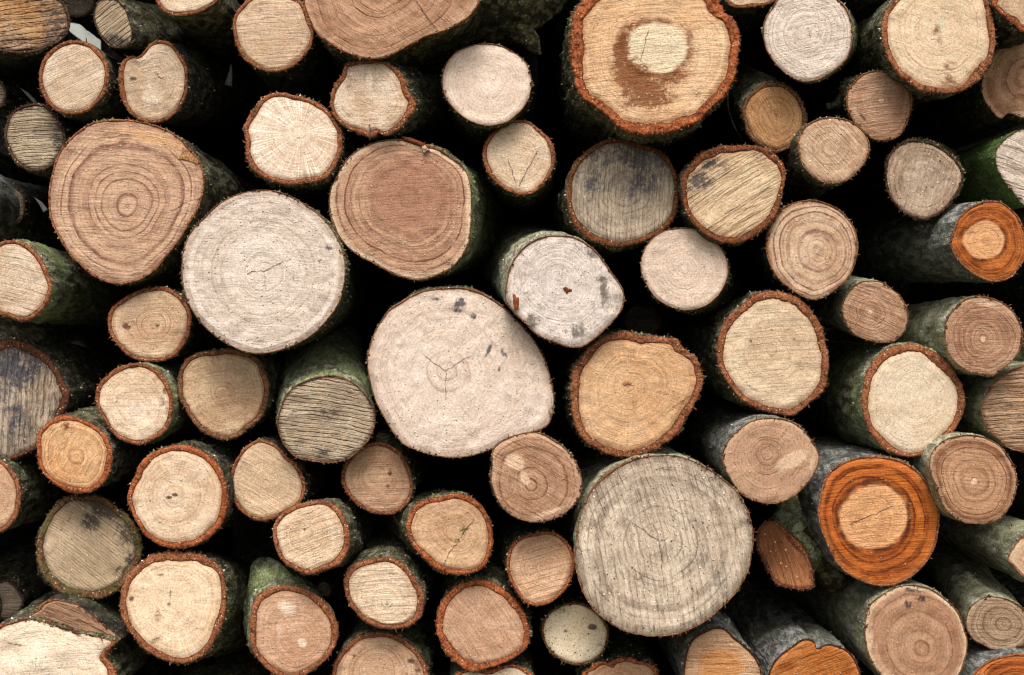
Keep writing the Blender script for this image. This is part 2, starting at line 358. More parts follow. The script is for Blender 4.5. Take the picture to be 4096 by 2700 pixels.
_count = [0]
def L(tile, pts, th, label, style='tan', rim='rust', bark='moss', pith=None, back=None, z=0., over=None,
      stain=(), light=(), heart=None, cracks=(), fuzz=1., length=1.15, taper=.93, tilt=(0,0), parent=None, res=1., group='cut logs stacked in the pile',
      edge_rough=1., knots=(), flat_group=True, root_name='log', stub=False):
    _count[0] += 1; seed = _count[0]; rng = random.Random(seed*7+3)
    P = px(tile, pts); cen = P.mean(0)
    thl = np.full(len(P), th*K) if np.isscalar(th) else np.array(th, float)*K
    per = np.linalg.norm(np.roll(P, -1, 0)-P, axis=1).sum()
    N = int(max(72, per/(6.5/res)))
    S = spline(P, thl, N); O = S[:,:2]; T = np.maximum(S[:,2], 2.5)
    pi = px(tile, [pith])[0] if pith else cen + np.array([rng.uniform(-.06,.06), rng.uniform(-.06,.06)])*per/3.14
    R0 = per/6.28
    ang = np.linspace(0, 2*np.pi, N, endpoint=False)
    circ = np.stack([np.cos(ang), np.sin(ang), np.full(N, seed*1.37)], 1)
    f = R0/16.
    rad = O-pi; rl = np.linalg.norm(rad, axis=1); ru = rad/rl[:,None]
    jag = (fbm(circ*f*np.array([1,1,0])+seed*3.1, seed, 4)*(.10*T+1.4) + vn(circ*f*4*np.array([1,1,0])+seed, seed+5)*(.06*T+.8))*edge_rough
    Oj = O + ru*jag[:,None]
    Tin = T*(1+.22*fbm(circ*R0/60.+seed, seed+9, 3)) + vn(circ*f*2+seed, seed+11)*.06*T
    In = Oj - ru*np.minimum(Tin + jag*.8, rl*.6)[:,None]
    # planes and axis
    y0 = -z/100.
    c3 = at_depth(cen, y0)[0]
    if back is None: ax = np.array([rng.uniform(-.02,.02), 1., rng.uniform(-.02,.02)])
    else:
        q = at_depth(cen + np.array(back)/.5808, y0+.35)[0]; ax = q-c3
    ax /= np.linalg.norm(ax)
    n = -ax*.55 + np.array([0,-1.,0])*.45 + np.array([tilt[0]+rng.uniform(-.07,.07), 0, tilt[1]+rng.uniform(-.05,.08)]); n /= np.linalg.norm(n)
    root = None
    p3 = on_plane(pi, c3, n)[0]
    if parent is None:
        root = bpy.data.objects.new(root_name, None); COL.objects.link(root); root.location = p3
        root.empty_display_size = .03
        root['label'] = label; root['category'] = 'log'
        if group: root['group'] = group
        loc = p3; par = root
    else:
        par = parent; loc = np.array(parent['_loc'])
    sd = seed*.613 % 5
    # --- cut face
    nr = int(max(14, R0/(6.5/res)))
    tt = np.linspace(0, 1, nr+1)[1:]
    rows = [np.repeat(pi[None,:], N, 0)] if False else []
    F2 = pi[None,None,:] + tt[:,None,None]*(In-pi)[None,:,:]
    F2 = F2.reshape(-1,2)
    tcol = np.repeat(tt, N); angc = np.tile(ang, nr)
    F2 = np.vstack([F2, pi[None]]); tcol = np.append(tcol, 0.); 
    V = on_plane(F2, c3, n)
    rel = F2-pi; rln = np.maximum(np.linalg.norm(rel, axis=1), 1e-6)
    dirv = np.stack([rel[:,0]/rln, np.full(len(F2), seed*.77), rel[:,1]/rln], 1)
    # rings follow the outline outside and turn rounder towards the pith
    rad_m = (tcol*R0*.65 + rln*.35*1.0)*PX
    def blob(lst):
        a = np.zeros(len(F2))
        for b in lst:
            q = px(tile, [(b[0], b[1])])[0]; rx = b[2]*K; ry = (b[3] if len(b) > 3 else b[2])*K; s = b[4] if len(b) > 4 else 1.; th_ = math.radians(b[5]) if len(b) > 5 else 0
            dx, dy = F2[:,0]-q[0], F2[:,1]-q[1]
            u = dx*math.cos(th_)+dy*math.sin(th_); v = -dx*math.sin(th_)+dy*math.cos(th_)
            a = np.maximum(a, s*np.exp(-.7*((u/rx)**2+(v/ry)**2)))
        return a
    at = dict(ring=rad_m, dir=dirv, edge=tcol, stain=blob(stain), light=blob(light))
    hv = np.zeros(len(F2))
    if heart:
        hs = heart[4] if len(heart) > 4 else 1.5
        q = px(tile, [heart[:2]])[0]; d = np.sqrt(((F2[:,0]-q[0])/(heart[2]*K))**2 + ((F2[:,1]-q[1])/(heart[3]*K))**2)
        d = d*(1+.10*fbm(np.stack([F2[:,0], F2[:,1], F2[:,0]*0], 1)/60., seed, 2))
        hv = np.clip(.5 + (1-d)*hs, 0, 1)
    at['heart'] = hv
    lx = np.stack([F2[:,0]/45., F2[:,1]/45., np.full(len(F2), seed)], 1)
    disp = fbm(lx, seed, 3)*.0016*(.4+tcol)
    for (kx, ky, kr, kh) in knots:
        q = px(tile, [(kx, ky)])[0]; dd = np.hypot(F2[:,0]-q[0], F2[:,1]-q[1])/(kr*K); disp = disp + kh*np.exp(-dd**2)
    disp -= .0012*np.clip((tcol-.93)/.07, 0, 1)
    V = V + n[None]*disp[:,None]
    quad = grid_faces(nr, N)
    j = np.arange(N); tri = np.stack([np.full(N, nr*N), (j+1)%N, j], 1)
    quad = quad[:, ::-1]; tri = tri[:, ::-1]
    st = dict(STYLES[style]); st['SawA'] = math.radians(rng.uniform(-25,25)); st['Seed'] = sd
    k_ = rng.uniform(.965, 1.03)
    for c_ in ('Base','Alt'): st[c_] = tuple(min(250, x*k_) for x in st[c_])
    if over:
        o_ = dict(over)
        if 'SawA' in o_: o_['SawA'] = math.radians(o_['SawA'])
        st.update(o_)
    if style != 'orange':
        for c_ in ('Base','Alt','Light','Edge'): st[c_] = soft(st[c_], st.get('Sat', .80), 2)
        st['Ring'] = soft(st['Ring'], .9, -8)
    st.pop('Sat', None)
    if style == 'stripe': st['Groove'] = st.get('Groove', .62)
    elif style == 'gray': st['Groove'] = st.get('Groove', .3)
    wm = gmat('wood_'+label.split()[0].lower(), WOOD, **st)
    def sub(name, fq, ft, parent_):
        used = np.unique(np.concatenate([fq.ravel(), ft.ravel()]).astype(np.int64)); mp = -np.ones(len(V), np.int64); mp[used] = np.arange(len(used))
        fl = [mp[fq]] + ([mp[ft]] if len(ft) else [])
        return mesh_obj(name, V[used], fl, wm, parent_, {k: a[used] for k, a in at.items()}, loc=loc)
    if heart:
        mq = hv[quad].mean(1) > .5; mt = hv[tri].mean(1) > .5
        sub('cut_face', quad[~mq], tri[~mt], par); sub('heartwood', quad[mq], tri[mt], par)
    else: sub('cut_face', quad, tri, par)
    # --- bark rim on the cut
    rm = dict(RIMS[rim]) if isinstance(rim, str) else dict(rim); rm['Seed'] = sd
    rmat = gmat('rim', RIM, **rm)
    k = int(np.clip(T.mean()/5., 3, 14)); e = np.linspace(0, 1, k+1)
    A2 = In[None] + e[:,None,None]*(Oj-In)[None]; A2 = A2.reshape(-1,2); ec = np.repeat(e, N)
    AV = on_plane(A2, c3, n)
    tm = np.tile(T, k+1)*PX
    rr_ = np.stack([A2[:,0]/14., A2[:,1]/14., np.full(len(A2), seed*2.)], 1)
    ad = fbm(rr_, seed+3, 3)*np.minimum(.16*tm, .0035)*(ec > .01)
    ad += -.0012*(ec < .01) - np.minimum(.25*tm, .003)*np.clip((ec-.75)/.25, 0, 1)**2 
    AV = AV + n[None]*ad[:,None]
    rel = A2-pi; rln = np.linalg.norm(rel, axis=1)
    Adir = np.stack([rel[:,0]/rln, np.full(len(A2), seed*.77), rel[:,1]/rln], 1)
    af = grid_faces(k+1, N)[:, ::-1]
    cnt = int(per*PX*150*fuzz)
    C3 = p3
    ovs = AV[-N:]
    sv, sf = slivers(rng, ovs, C3, n, max(cnt,3), .002, .0075)
    VV = np.vstack([AV, sv]); ee = np.concatenate([ec, np.full(len(sv), .5)])
    dd = np.vstack([Adir, np.tile(np.array([[.3,.2,.1]]), (len(sv),1)) + np.random.RandomState(seed).rand(len(sv),1)])
    mesh_obj('bark_rim', VV, [af, sf+len(AV)], rmat, par, dict(edge=ee, dir=dd), loc=loc)
    # --- outer bark running back into the stack
    sl = np.concatenate([[0, .0015, .004, .008], np.linspace(.014, .30, 26), np.linspace(.34, length, 14)])
    if length < .3: sl = np.concatenate([[0,.0015,.004], np.linspace(.01, length, 22)])
    Bv = []
    c_ = ovs.mean(0); RM = np.linalg.norm(ovs-c_, axis=1).mean()
    bend = np.array([rng.uniform(-.04,.04), 0, rng.uniform(-.03,.03)])
    rd = ovs-c_; rd = rd/np.linalg.norm(rd, axis=1)[:,None]
    rough = min(.13*T.mean()*PX+.0016, .008)
    for s in sl:
        sc = 1-(1-taper)*s/length
        b = c_ + (ovs-c_)*sc + ax*s + bend*s*s
        if s > 0:
            q = (b*np.array([1,.55,1]))*48.
            b = b + rd*((fbm(q, seed+31, 4)*rough*2.2 + rough*.25)*min(1, s/.012))[:,None]
            w_ = fbm((b*np.array([1,.8,1]))*9., seed+77, 2)*.09*RM*min(1, s/.12); b = b + rd*w_[:,None]
        Bv.append(b)
    nb = len(sl)
    BV = np.vstack(Bv + [ (c_+ax*sl[-1]+bend*sl[-1]**2)[None] ])
    bf = grid_faces(nb, N)[:, ::-1]; capf = np.stack([np.full(N, nb*N), (nb-1)*N+(j+1)%N, (nb-1)*N+j], 1)[:, ::-1]
    bo = mesh_obj('bark', BV, [bf, capf], BARKS[bark], par, None, loc=loc)
    # --- moss tufts, lichen crumbs and sawdust caught on the bark next to the cut
    if bark in ('moss', 'dark', 'olive', 'green', 'pale', 'grey', 'vivid') and group != 'logs of the stack outside the picture' and parent is None:
        q_ = np.random.RandomState(seed+500); dens = {'moss':1., 'dark':.7, 'olive':1.1, 'green':.5, 'pale':.35, 'grey':.35, 'vivid':.25}[bark]
        M = int(per*PX*900*dens)
        bi = np.clip((q_.rand(M)**1.5*16).astype(int)+1, 1, nb-2); aj = q_.randint(0, N, M)
        B3 = BV[:nb*N].reshape(nb, N, 3); fr_ = q_.rand(M)[:,None]
        c0 = B3[bi, aj]*(1-fr_) + B3[bi+1, aj]*fr_ - rd[aj]*.0006
        clump = vn(c0*np.array([70,40,70]), seed+61); kp = clump > -.15; c0 = c0[kp]; aj = aj[kp]; M = len(c0)
        sz = q_.uniform(.0008, .0026, M)[:,None]
        u1 = q_.normal(size=(M,3)); u1 /= np.linalg.norm(u1, axis=1)[:,None]; u2 = np.cross(u1, rd[aj]); u2 /= np.linalg.norm(u2, axis=1)[:,None]+1e-9
        tV = np.stack([c0+u1*sz, c0-u1*sz*.6+u2*sz*.8, c0-u1*sz*.6-u2*sz*.8, c0+rd[aj]*sz*1.5+u1*sz*.4], 1).reshape(-1,3)
        b4 = np.arange(M)*4; tF = np.stack([np.stack([b4,b4+1,b4+3],1), np.stack([b4+1,b4+2,b4+3],1), np.stack([b4+2,b4,b4+3],1), np.stack([b4,b4+2,b4+1],1)], 1).reshape(-1,3)
        mo = mesh_obj('moss', tV, [tF], TUFT, par, dict(tone=np.repeat(q_.rand(M), 4)), smooth=False, loc=loc)
        mo['kind'] = 'stuff'
    # --- drying cracks
    for cr in cracks:
        w0 = cr[0]; pl = px(tile, cr[1:]); dn = 14
        q = np.vstack([np.stack([np.linspace(pl[i,0], pl[i+1,0], dn, endpoint=False), np.linspace(pl[i,1], pl[i+1,1], dn, endpoint=False)], 1) for i in range(len(pl)-1)] + [pl[-1:]])
        m = len(q); d = np.gradient(q, axis=0); d /= np.linalg.norm(d, axis=1)[:,None]; nn = np.stack([-d[:,1], d[:,0]], 1)
        u = np.linspace(0, 1, m); q = q + nn*(fbm(np.stack([u*m/4., u*0, u*0+seed], 1), seed, 3)*5.)[:,None]
        w = w0*K*.20*(np.sin(np.pi*np.clip(u*.9+.1,0,1))**.6+.12)*(1+.5*vn(np.stack([u*m/1.7, u*0, u*0], 1), seed+2))
        A = on_plane(q-nn*w[:,None], c3, n)+n*.0007; B = on_plane(q+nn*w[:,None], c3, n)+n*.0007; Mv = on_plane(q, c3, n)+n*.0002
        i = np.arange(m-1)
        mesh_obj('crack', np.vstack([A, Mv, B]), [np.vstack([np.stack([i, i+1, m+i+1, m+i], 1), np.stack([m+i, m+i+1, 2*m+i+1, 2*m+i], 1)])], CRACK, par, None, smooth=False, loc=loc)
    if root is not None:
        INFO[id(root)] = None
    return dict(root=root, loc=loc, c3=c3, n=n, ax=ax, bark=bo, pi=pi, seed=seed, rmat=rmat, wmat=wm)
INFO = {}

def tube(name, pts, radii, mat, parent, loc, seed=1, nseg=40, rough=.003, cap=True, sub_=6):
    """a limb: smooth path of given radii with a rough skin; closed at both ends"""
    P = np.asarray(pts, float); m = len(P); R = np.asarray(radii, float)
    u = np.linspace(0, m-1, (m-1)*sub_+1); Q = np.stack([np.interp(u, np.arange(m), P[:,k]) for k in range(3)], 1); r = np.interp(u, np.arange(m), R)
    for _ in range(2):
        Q[1:-1] = (Q[:-2]+2*Q[1:-1]+Q[2:])/4; r[1:-1] = (r[:-2]+2*r[1:-1]+r[2:])/4
    d = np.gradient(Q, axis=0); d /= np.linalg.norm(d, axis=1)[:,None]
    ref = np.array([0,0,1.]) if abs(d[0][2]) < .8 else np.array([1.,0,0])
    a = np.linspace(0, 2*np.pi, nseg, endpoint=False); V = []
    for i in range(len(Q)):
        s = np.cross(d[i], ref); s /= np.linalg.norm(s); t = np.cross(s, d[i])
        ringp = Q[i] + r[i]*(np.cos(a)[:,None]*s + np.sin(a)[:,None]*t)
        o = ringp-Q[i]; ol = o/np.maximum(np.linalg.norm(o, axis=1), 1e-6)[:,None]
        V.append(ringp + ol*(fbm(ringp*60., seed, 4)*rough*2 + fbm(ringp*14., seed+4, 2)*r[i]*.15)[:,None])
    n_ = len(Q); V = np.vstack(V + [Q[:1], Q[-1:]]); j = np.arange(nseg)
    F = grid_faces(n_, nseg); c1 = np.stack([np.full(nseg, n_*nseg), (j+1)%nseg, j], 1); c2 = np.stack([np.full(nseg, n_*nseg+1), (n_-1)*nseg+j, (n_-1)*nseg+(j+1)%nseg], 1)
    return mesh_obj(name, V, [F[:, ::-1], c1[:, ::-1], c2[:, ::-1]], mat, parent, None, loc=loc)
# ------------------------------------------------------------------ the stack, log by log
L('A1', [(-80,60),(-60,-60),(100,-110),(300,-60),(400,0),(440,60),(460,130),(450,200),(400,265),(300,315),(180,350),(50,345),(-40,310),(-90,200)], 20,
  'weathered log with amber streaked end darkened at right, in the top left corner', 'stripe', 'dark', 'dark', z=5, back=(-10,60),
  over=dict(Base=(196,158,118), Alt=(206,142,74), SawA=10, SawS=.55, SawF=140, Stain=(74,66,66)), stain=[(380,180,110,150,.9),(200,330,220,50,.7),(300,20,200,60,.5),(60,260,150,60,.6)])
L('A1', [(740,-10),(800,30),(840,110),(862,200),(856,270),(820,305),(740,312),(690,280),(640,210),(612,130),(615,60),(650,0)], 8,
  'narrow oval end with deep slanting saw grooves and mossy bark running right', 'stripe', 'dark', 'moss', back=(230,30), z=4, taper=1.0,
  over=dict(SawA=32, SawF=150, Base=(206,184,148)), stain=[(760,270,80,35,1.)], tilt=(-.35,0))
L('A1', [(1010,-20),(1030,30),(1070,75),(1130,100),(1200,100),(1290,85),(1360,50),(1420,0),(1430,-80),(1380,-180),(1220,-230),(1080,-190),(1000,-100)], 22,
  'pale round end half out of the top edge above the notched log', 'cream', 'rust', 'moss', z=7)
L('A1', [(250,500),(265,420),(300,350),(360,300),(430,268),(520,262),(600,290),(650,335),(695,400),(712,480),(705,550),(680,620),(630,680),(570,725),(480,748),(400,742),(330,700),(290,650),(260,580)], [26,30,30,28,26,28,30,30,28,30,30,30,26,24,22,26,30,30,28],
  'pale round log with slanting saw lines, directly under the amber streaked log', 'cream', 'rust', 'moss', z=4, over=dict(SawA=25, SawS=.22, RingS=.15), stain=[(330,455,60,30,.35)])
L('A1', [(945,330),(990,275),(1050,262),(1110,278),(1150,320),(1190,380),(1222,450),(1225,540),(1215,620),(1180,700),(1130,755),(1060,795),(1000,803),(920,790),(860,755),(810,690),(785,620),(768,540),(775,460),(800,395),(850,365),(900,370)], [20,26,24,20,18,20,22,22,22,24,24,22,20,22,26,32,38,42,38,30,24,16],
  'pale log with a notched top left rim and a small dark knot', 'cream', 'rust', 'dark', z=3, back=(150,30), over=dict(Mottle=.9),
  stain=[(870,515,20,16,1.2),(890,400,45,35,.5)], cracks=[(6,(1010,470),(1040,500),(1075,525))], light=[(990,620,100,120,.6)])
L('A1', [(200,675),(270,675),(330,710),(380,770),(420,850),(428,920),(400,1000),(360,1060),(310,1105),(240,1120),(170,1110),(100,1060),(55,990),(25,910),(30,830),(60,750),(120,700)], 20,
  'small frayed log with coarse horizontal saw grooves near the left edge', 'stripe', 'dark', 'dark', z=1, fuzz=3., over=dict(SawA=2, SawF=190), stain=[(380,900,45,150,.8),(230,700,140,40,.6),(240,860,40,30,.6)])
tan7 = L('A1', [(600,800),(700,782),(800,778),(900,790),(1000,812),(1100,850),(1180,905),(1250,980),(1310,1060),(1335,1150),(1330,1250),(1300,1350),(1250,1440),(1190,1540),(1150,1601),(1100,1661),(1030,1751),(950,1811),(870,1846),(780,1859),(700,1846),(600,1801),(520,1731),(450,1661),(400,1581),(350,1491),(325,1410),(315,1330),(318,1240),(335,1150),(360,1050),(400,970),(460,900),(530,840)], 14,
  'big tan log with bold dark rings round its centre and a chipped top right edge', 'tan', 'rust', 'moss', z=5, pith=(832,1345),
  over=dict(Base=(208,168,134), Alt=(198,154,120), Ring=(142,98,82), RingF=95, RingS=.6, SawA=-6, SawS=.18, SawF=230, RayS=.1, EdgeS=.2, Light=(214,160,112)), light=[(1000,900,230,50,.9,14),(1240,1020,60,30,1.,20)],
  stain=[(1130,905,100,18,.35,30)], cracks=[(4,(1310,1060),(1240,1050),(1160,1010)),(4,(1320,1290),(1200,1330),(1120,1380)),(3,(560,1010),(480,990),(430,970))])
L('B1', [(-114,150),(-94,80),(-44,20),(6,-20),(100,-45),(200,-45),(290,-15),(340,10),(375,80),(395,150),(418,210),(405,290),(370,350),(310,410),(250,450),(180,468),(100,465),(20,430),(-40,385),(-80,320),(-105,240)], [24,24,26,26,20,20,22,26,28,24,20,24,24,22,20,18,20,26,26,26,24],
  'pale tan log touching the left end of the big brown log at the top edge', 'cream', 'rust', 'dark', z=0, over=dict(Base=(220,190,160), SawA=4, SawS=.2), stain=[(68,64,10,10,1.),(130,200,20,40,.35)])
top = L('B1', [(350,0),(360,60),(390,140),(430,210),(500,270),(600,330),(700,370),(790,385),(880,375),(960,340),(1050,290),(1150,240),(1260,205),(1350,165),(1430,110),(1470,60),(1500,0),(1480,-120),(1380,-240),(1200,-340),(950,-400),(700,-370),(500,-280),(380,-130)], 12,
  'big reddish brown forked log at the top edge with thick mossy bark running right', 'brown', 'rust', 'olive', z=9, pith=(840,-60), cracks=[(7,(1080,0),(1140,90),(1215,180))],
  over=dict(Base=(196,148,112), Alt=(172,122,88), SawA=-35, SawS=.18, RingF=120, RingS=.6), light=[(1330,100,120,90,.5,-30),(450,180,60,120,.4,60)], stain=[(1160,120,14,90,.5,-40)])
L('B1', [(640,410),(720,390),(800,392),(870,395),(920,420),(970,460),(1010,510),(1030,570),(1050,620),(1085,665),(1060,740),(1020,800),(960,850),(900,885),(840,880),(790,900),(740,880),(660,855),(590,810),(545,755),(520,690),(530,610),(560,540),(600,480),(615,430)],
  [30,30,26,24,28,34,40,44,44,50,44,40,36,30,36,44,40,32,28,26,26,28,34,42,40], 'mottled grey and cream end with thick split bark, below the forked log', 'cream', 'rust', 'moss', z=7, back=(120,0), pith=(730,640),
  over=dict(Base=(230,210,188), Alt=(204,166,124), RingS=.4, RayS=.5, Stain=(150,134,130)), stain=[(660,530,90,90,.45),(620,470,60,60,.8),(790,860,30,40,1.),(830,440,60,30,.5)], light=[(780,520,30,80,.8),(900,560,80,60,.6)], cracks=[(16,(790,900),(785,850),(780,805))], edge_rough=2.)
L('B1', [(1510,283),(1570,282),(1650,298),(1734,345),(1790,390),(1822,445),(1844,530),(1838,590),(1824,640),(1800,685),(1764,730),(1694,790),(1634,812),(1560,822),(1480,810),(1400,770),(1330,710),(1280,640),(1255,570),(1255,500),(1275,430),(1320,360),(1400,310)], 6,
  'smooth pinkish white end with tiny white pith dot and faint streaks at right', 'pink', 'brown', 'dark', z=5, pith=(1555,540), fuzz=.2, light=[(1555,540,14,14,2.)],
  over=dict(SawA=70, SawS=.08), stain=[(1725,520,8,130,.28,12),(1690,650,8,90,.3,14),(1610,330,14,40,.25)])
L('B1', [(-44,840),(-30,920),(-32,1000),(-5,1080),(40,1130),(100,1170),(180,1195),(270,1210),(360,1200),(440,1185),(500,1165),(550,1100),(590,1020),(605,940),(600,860),(560,780),(510,720),(440,670),(360,635),(290,620),(200,600),(120,615),(60,655),(20,710),(-20,770)],
  [36,36,36,38,40,38,34,34,36,36,40,34,34,36,34,30,30,30,30,30,34,34,34,36,38], 'bright cream round log with fine pale rays and an even rust bark ring', 'cream', 'rust', 'moss', z=6, pith=(330,865),
  over=dict(Base=(226,206,184), Alt=(214,186,160), Ring=(214,174,136), RingF=150, RingS=.5, RayS=.85, Light=(250,236,214), SawS=.03))
brown14 = L('B1', [(960,905),(1050,915),(1150,940),(1230,965),(1310,1020),(1380,1075),(1420,1130),(1445,1220),(1450,1320),(1448,1421),(1440,1540),(1415,1620),(1360,1710),(1290,1770),(1200,1810),(1100,1835),(1000,1815),(900,1775),(800,1720),(720,1680),(640,1620),(580,1550),(545,1480),(520,1400),(515,1300),(530,1220),(565,1150),(600,1080),(660,1010),(740,960),(840,920)],
  [14,22,26,20,14,10,8,8,8,8,8,8,10,12,14,16,14,12,12,10,10,12,14,10,8,8,8,8,8,8,10], 'big reddish brown ringed log with a torn chip at top, green bark right', 'brown', 'brown', 'green', z=5, pith=(1040,1275), back=(95,22),
  over=dict(Base=(196,148,116), Alt=(206,162,126), Ring=(138,88,66), RingF=90, RingS=1.0, SawA=4, SawS=.1, RayS=.1, EdgeS=.9, Edge=(222,190,156), HB=0., Heart=(172,130,106)), heart=(1040,1275,280,250,.7),
  stain=[(1290,1240,160,8,.35,4),(700,1240,120,6,.35,4),(1380,1740,10,60,.3)], light=[(1435,1380,26,250,.9),(760,1700,190,40,.5,35),(1140,965,40,14,1.2,20)])
L('B1', [(1700,790),(1780,785),(1834,800),(1900,850),(1960,905),(1990,980),(1992,1060),(1970,1130),(1925,1200),(1860,1255),(1790,1272),(1734,1265),(1660,1235),(1590,1180),(1545,1110),(1520,1030),(1530,950),(1565,890),(1620,830)], [18,18,20,26,30,30,28,26,22,18,18,22,26,30,32,30,26,24,22],
  'small cream log with a wedge shaped seam, below the white pith dot log', 'cream', 'rust', 'dark', z=3, cracks=[(5,(1690,1040),(1720,1130),(1745,1230)),(5,(1900,960),(1820,1100),(1750,1225))], over=dict(RayS=.5, Base=(222,198,168)), stain=[(1900,880,40,40,.4)])
L('C1', [(620,-60),(540,0),(500,60),(470,140),(455,250),(460,380),(480,480),(490,560),(540,640),(620,700),(700,760),(760,820),(830,865),(910,880),(960,892),(1040,870),(1130,865),(1200,830),(1290,800),(1350,740),(1400,690),(1470,640),(1510,560),(1545,480),(1560,380),(1570,260),(1560,180),(1520,110),(1470,80),(1450,20),(1380,-60),(1200,-130),(1000,-150),(800,-130)],
  [80,88,84,84,90,88,74,66,64,60,60,66,72,80,86,72,70,66,66,56,58,70,66,66,62,64,70,70,74,100,80,70,70,70], 'big log with thick rusty bark, pale centre disc and dark brown stain round it', 'tan', 'bright', 'moss', z=10, pith=(985,330), heart=(1020,315,215,170,1.3), edge_rough=1.6,
  over=dict(Sat=.95, Base=(228,194,156), Alt=(214,168,122), Ring=(170,112,66), Heart=(226,210,180), Stain=(120,68,32), SawA=6, SawS=.22, SawF=150, RayS=.25, RingF=200, RingS=.25),
  stain=[(790,340,44,130,1.5,8),(870,500,120,90,1.6,30),(960,610,150,100,1.3,10),(900,660,90,60,1.0),(1120,520,140,45,.9,-20),(830,200,36,80,.9,45),(940,150,110,18,.7,-10),(1240,330,26,120,.6)], cracks=[(6,(972,190),(945,290),(912,405))])
L('C1', [(640,935),(720,905),(820,905),(920,935),(1010,965),(1080,1010),(1130,1080),(1160,1160),(1175,1240),(1165,1340),(1138,1430),(1080,1500),(1000,1551),(900,1591),(780,1616),(700,1606),(600,1570),(530,1520),(480,1460),(450,1380),(435,1280),(440,1180),(470,1100),(520,1030),(580,975)],
  [30,30,34,34,32,32,30,30,34,34,34,34,36,34,40,44,44,44,40,34,34,32,32,32,30], 'grey mould stained round log under the big rusty barked log', 'gray', {'Col':(138,84,50),'Dark':(70,46,32)}, 'moss', z=3,
  over=dict(Base=(208,188,160), Alt=(186,168,146), SawA=86, SawS=.4, SawF=170, Stain=(82,84,92), StainN=.38, Speck=.8), stain=[(860,1000,260,90,.75),(600,1200,150,90,.4),(930,1200,120,110,.45)], light=[(640,1540,90,30,.5,20)])
L('C1', [(1370,975),(1450,950),(1530,950),(1620,945),(1727,960),(1807,1010),(1860,1080),(1867,1160),(1847,1270),(1822,1380),(1767,1460),(1687,1525),(1600,1581),(1500,1596),(1400,1571),(1300,1501),(1240,1431),(1205,1360),(1190,1270),(1185,1150),(1230,1090),(1280,1030),(1330,990)],
  [60,48,44,44,44,50,44,32,34,44,46,44,44,44,42,36,34,34,34,40,44,50,60], 'cream log with slanting grain and blue black mould on its upper left', 'cream', {'Col':(150,88,52),'Dark':(72,46,34)}, 'dark', z=6,
  over=dict(Base=(220,192,152), Alt=(202,168,126), SawA=33, SawS=.65, SawF=110, RayS=.25, RingS=.12, Stain=(62,58,62)), stain=[(1360,1050,60,50,1.2),(1300,1180,90,70,.9),(1460,1090,60,50,.6),(1230,1250,50,60,.7),(1680,1005,40,26,1.),(1700,1260,120,18,.4,-35)])
L('C1', [(1470,0),(1510,40),(1560,50),(1650,45),(1740,30),(1797,5),(1850,-60),(1750,-140),(1550,-140),(1450,-60)], 22,
  'sliver of a pale log at the top edge beside the rusty barked log', 'tan', 'rust', 'dark', z=3)
L('D1', [(90,230),(95,150),(120,90),(160,30),(200,-20),(300,-60),(420,-60),(520,-40),(600,10),(650,80),(675,150),(680,230),(665,320),(630,400),(570,450),(500,500),(420,530),(350,535),(280,510),(200,450),(150,390),(110,320)], 9,
  'white smooth log with green bark edge at right, near the top right', 'white', 'brown', 'green', z=6, back=(34,14), pith=(385,210), fuzz=.4,
  over=dict(SawA=10, SawS=.12, SawF=200, Light=(240,228,218)), cracks=[(3,(385,180),(395,230),(410,265))])
L('D1', [(880,100),(930,20),(960,-20),(1040,-80),(1200,-110),(1400,-90),(1540,-40),(1580,20),(1600,120),(1615,220),(1612,310),(1590,400),(1560,460),(1500,530),(1440,570),(1380,600),(1290,610),(1200,605),(1110,590),(1040,540),(980,490),(930,420),(890,340),(870,240),(870,170)],
  [34,34,36,36,36,36,40,44,48,50,46,46,70,70,44,40,36,40,44,44,40,38,36,36,36], 'large pale log with a grey central knot and a dotted stain trail running down', 'cream', 'rust', 'moss', z=8, back=(-120,55), pith=(1252,165),
  over=dict(Base=(226,200,166), Alt=(214,184,146), RingF=170, RingS=.3, RayS=.15, SawS=.08, Stain=(128,88,58), Light=(206,192,158)), light=[(1252,160,32,44,1.4),(1290,380,50,24,.8,-10)], stain=[(1225,200,24,40,.8),(1245,270,24,60,.6,-15),(1310,430,50,40,.7),(1310,530,50,44,.9)])
t23 = L('D1', [(770,470),(860,460),(930,475),(1000,510),(1050,570),(1070,640),(1060,730),(1030,820),(980,890),(900,920),(820,910),(750,870),(700,810),(660,750),(635,680),(640,600),(680,540),(720,500)], 12,
  'small brown log with a pale pith dot and a short side twig at left', 'brown', 'rust', 'dark', z=4, back=(-100,15), pith=(865,650), fuzz=1.5, over=dict(SawA=8, SawS=.35, RingS=.35, Edge=(190,146,104)), light=[(865,652,12,10,1.8),(690,720,30,90,.6,-20)], stain=[(745,770,10,50,.7,-40)])
L('D1', [(100,545),(180,540),(250,560),(310,610),(350,670),(375,740),(375,810),(350,880),(300,940),(240,980),(180,1000),(110,975),(50,940),(0,890),(-30,800),(-45,720),(-20,650),(30,590)], [28,28,28,28,28,28,28,26,24,24,24,24,26,26,24,22,24,26],
  'small golden brown log with a darker centre, left of the specked pale log', 'tan', 'brown', 'moss', z=1, back=(-60,-48), over=dict(Sat=1., Base=(212,164,116), Alt=(194,140,90), SawA=-60, SawS=.25, Stain=(110,70,46)), stain=[(170,740,60,50,.5)])
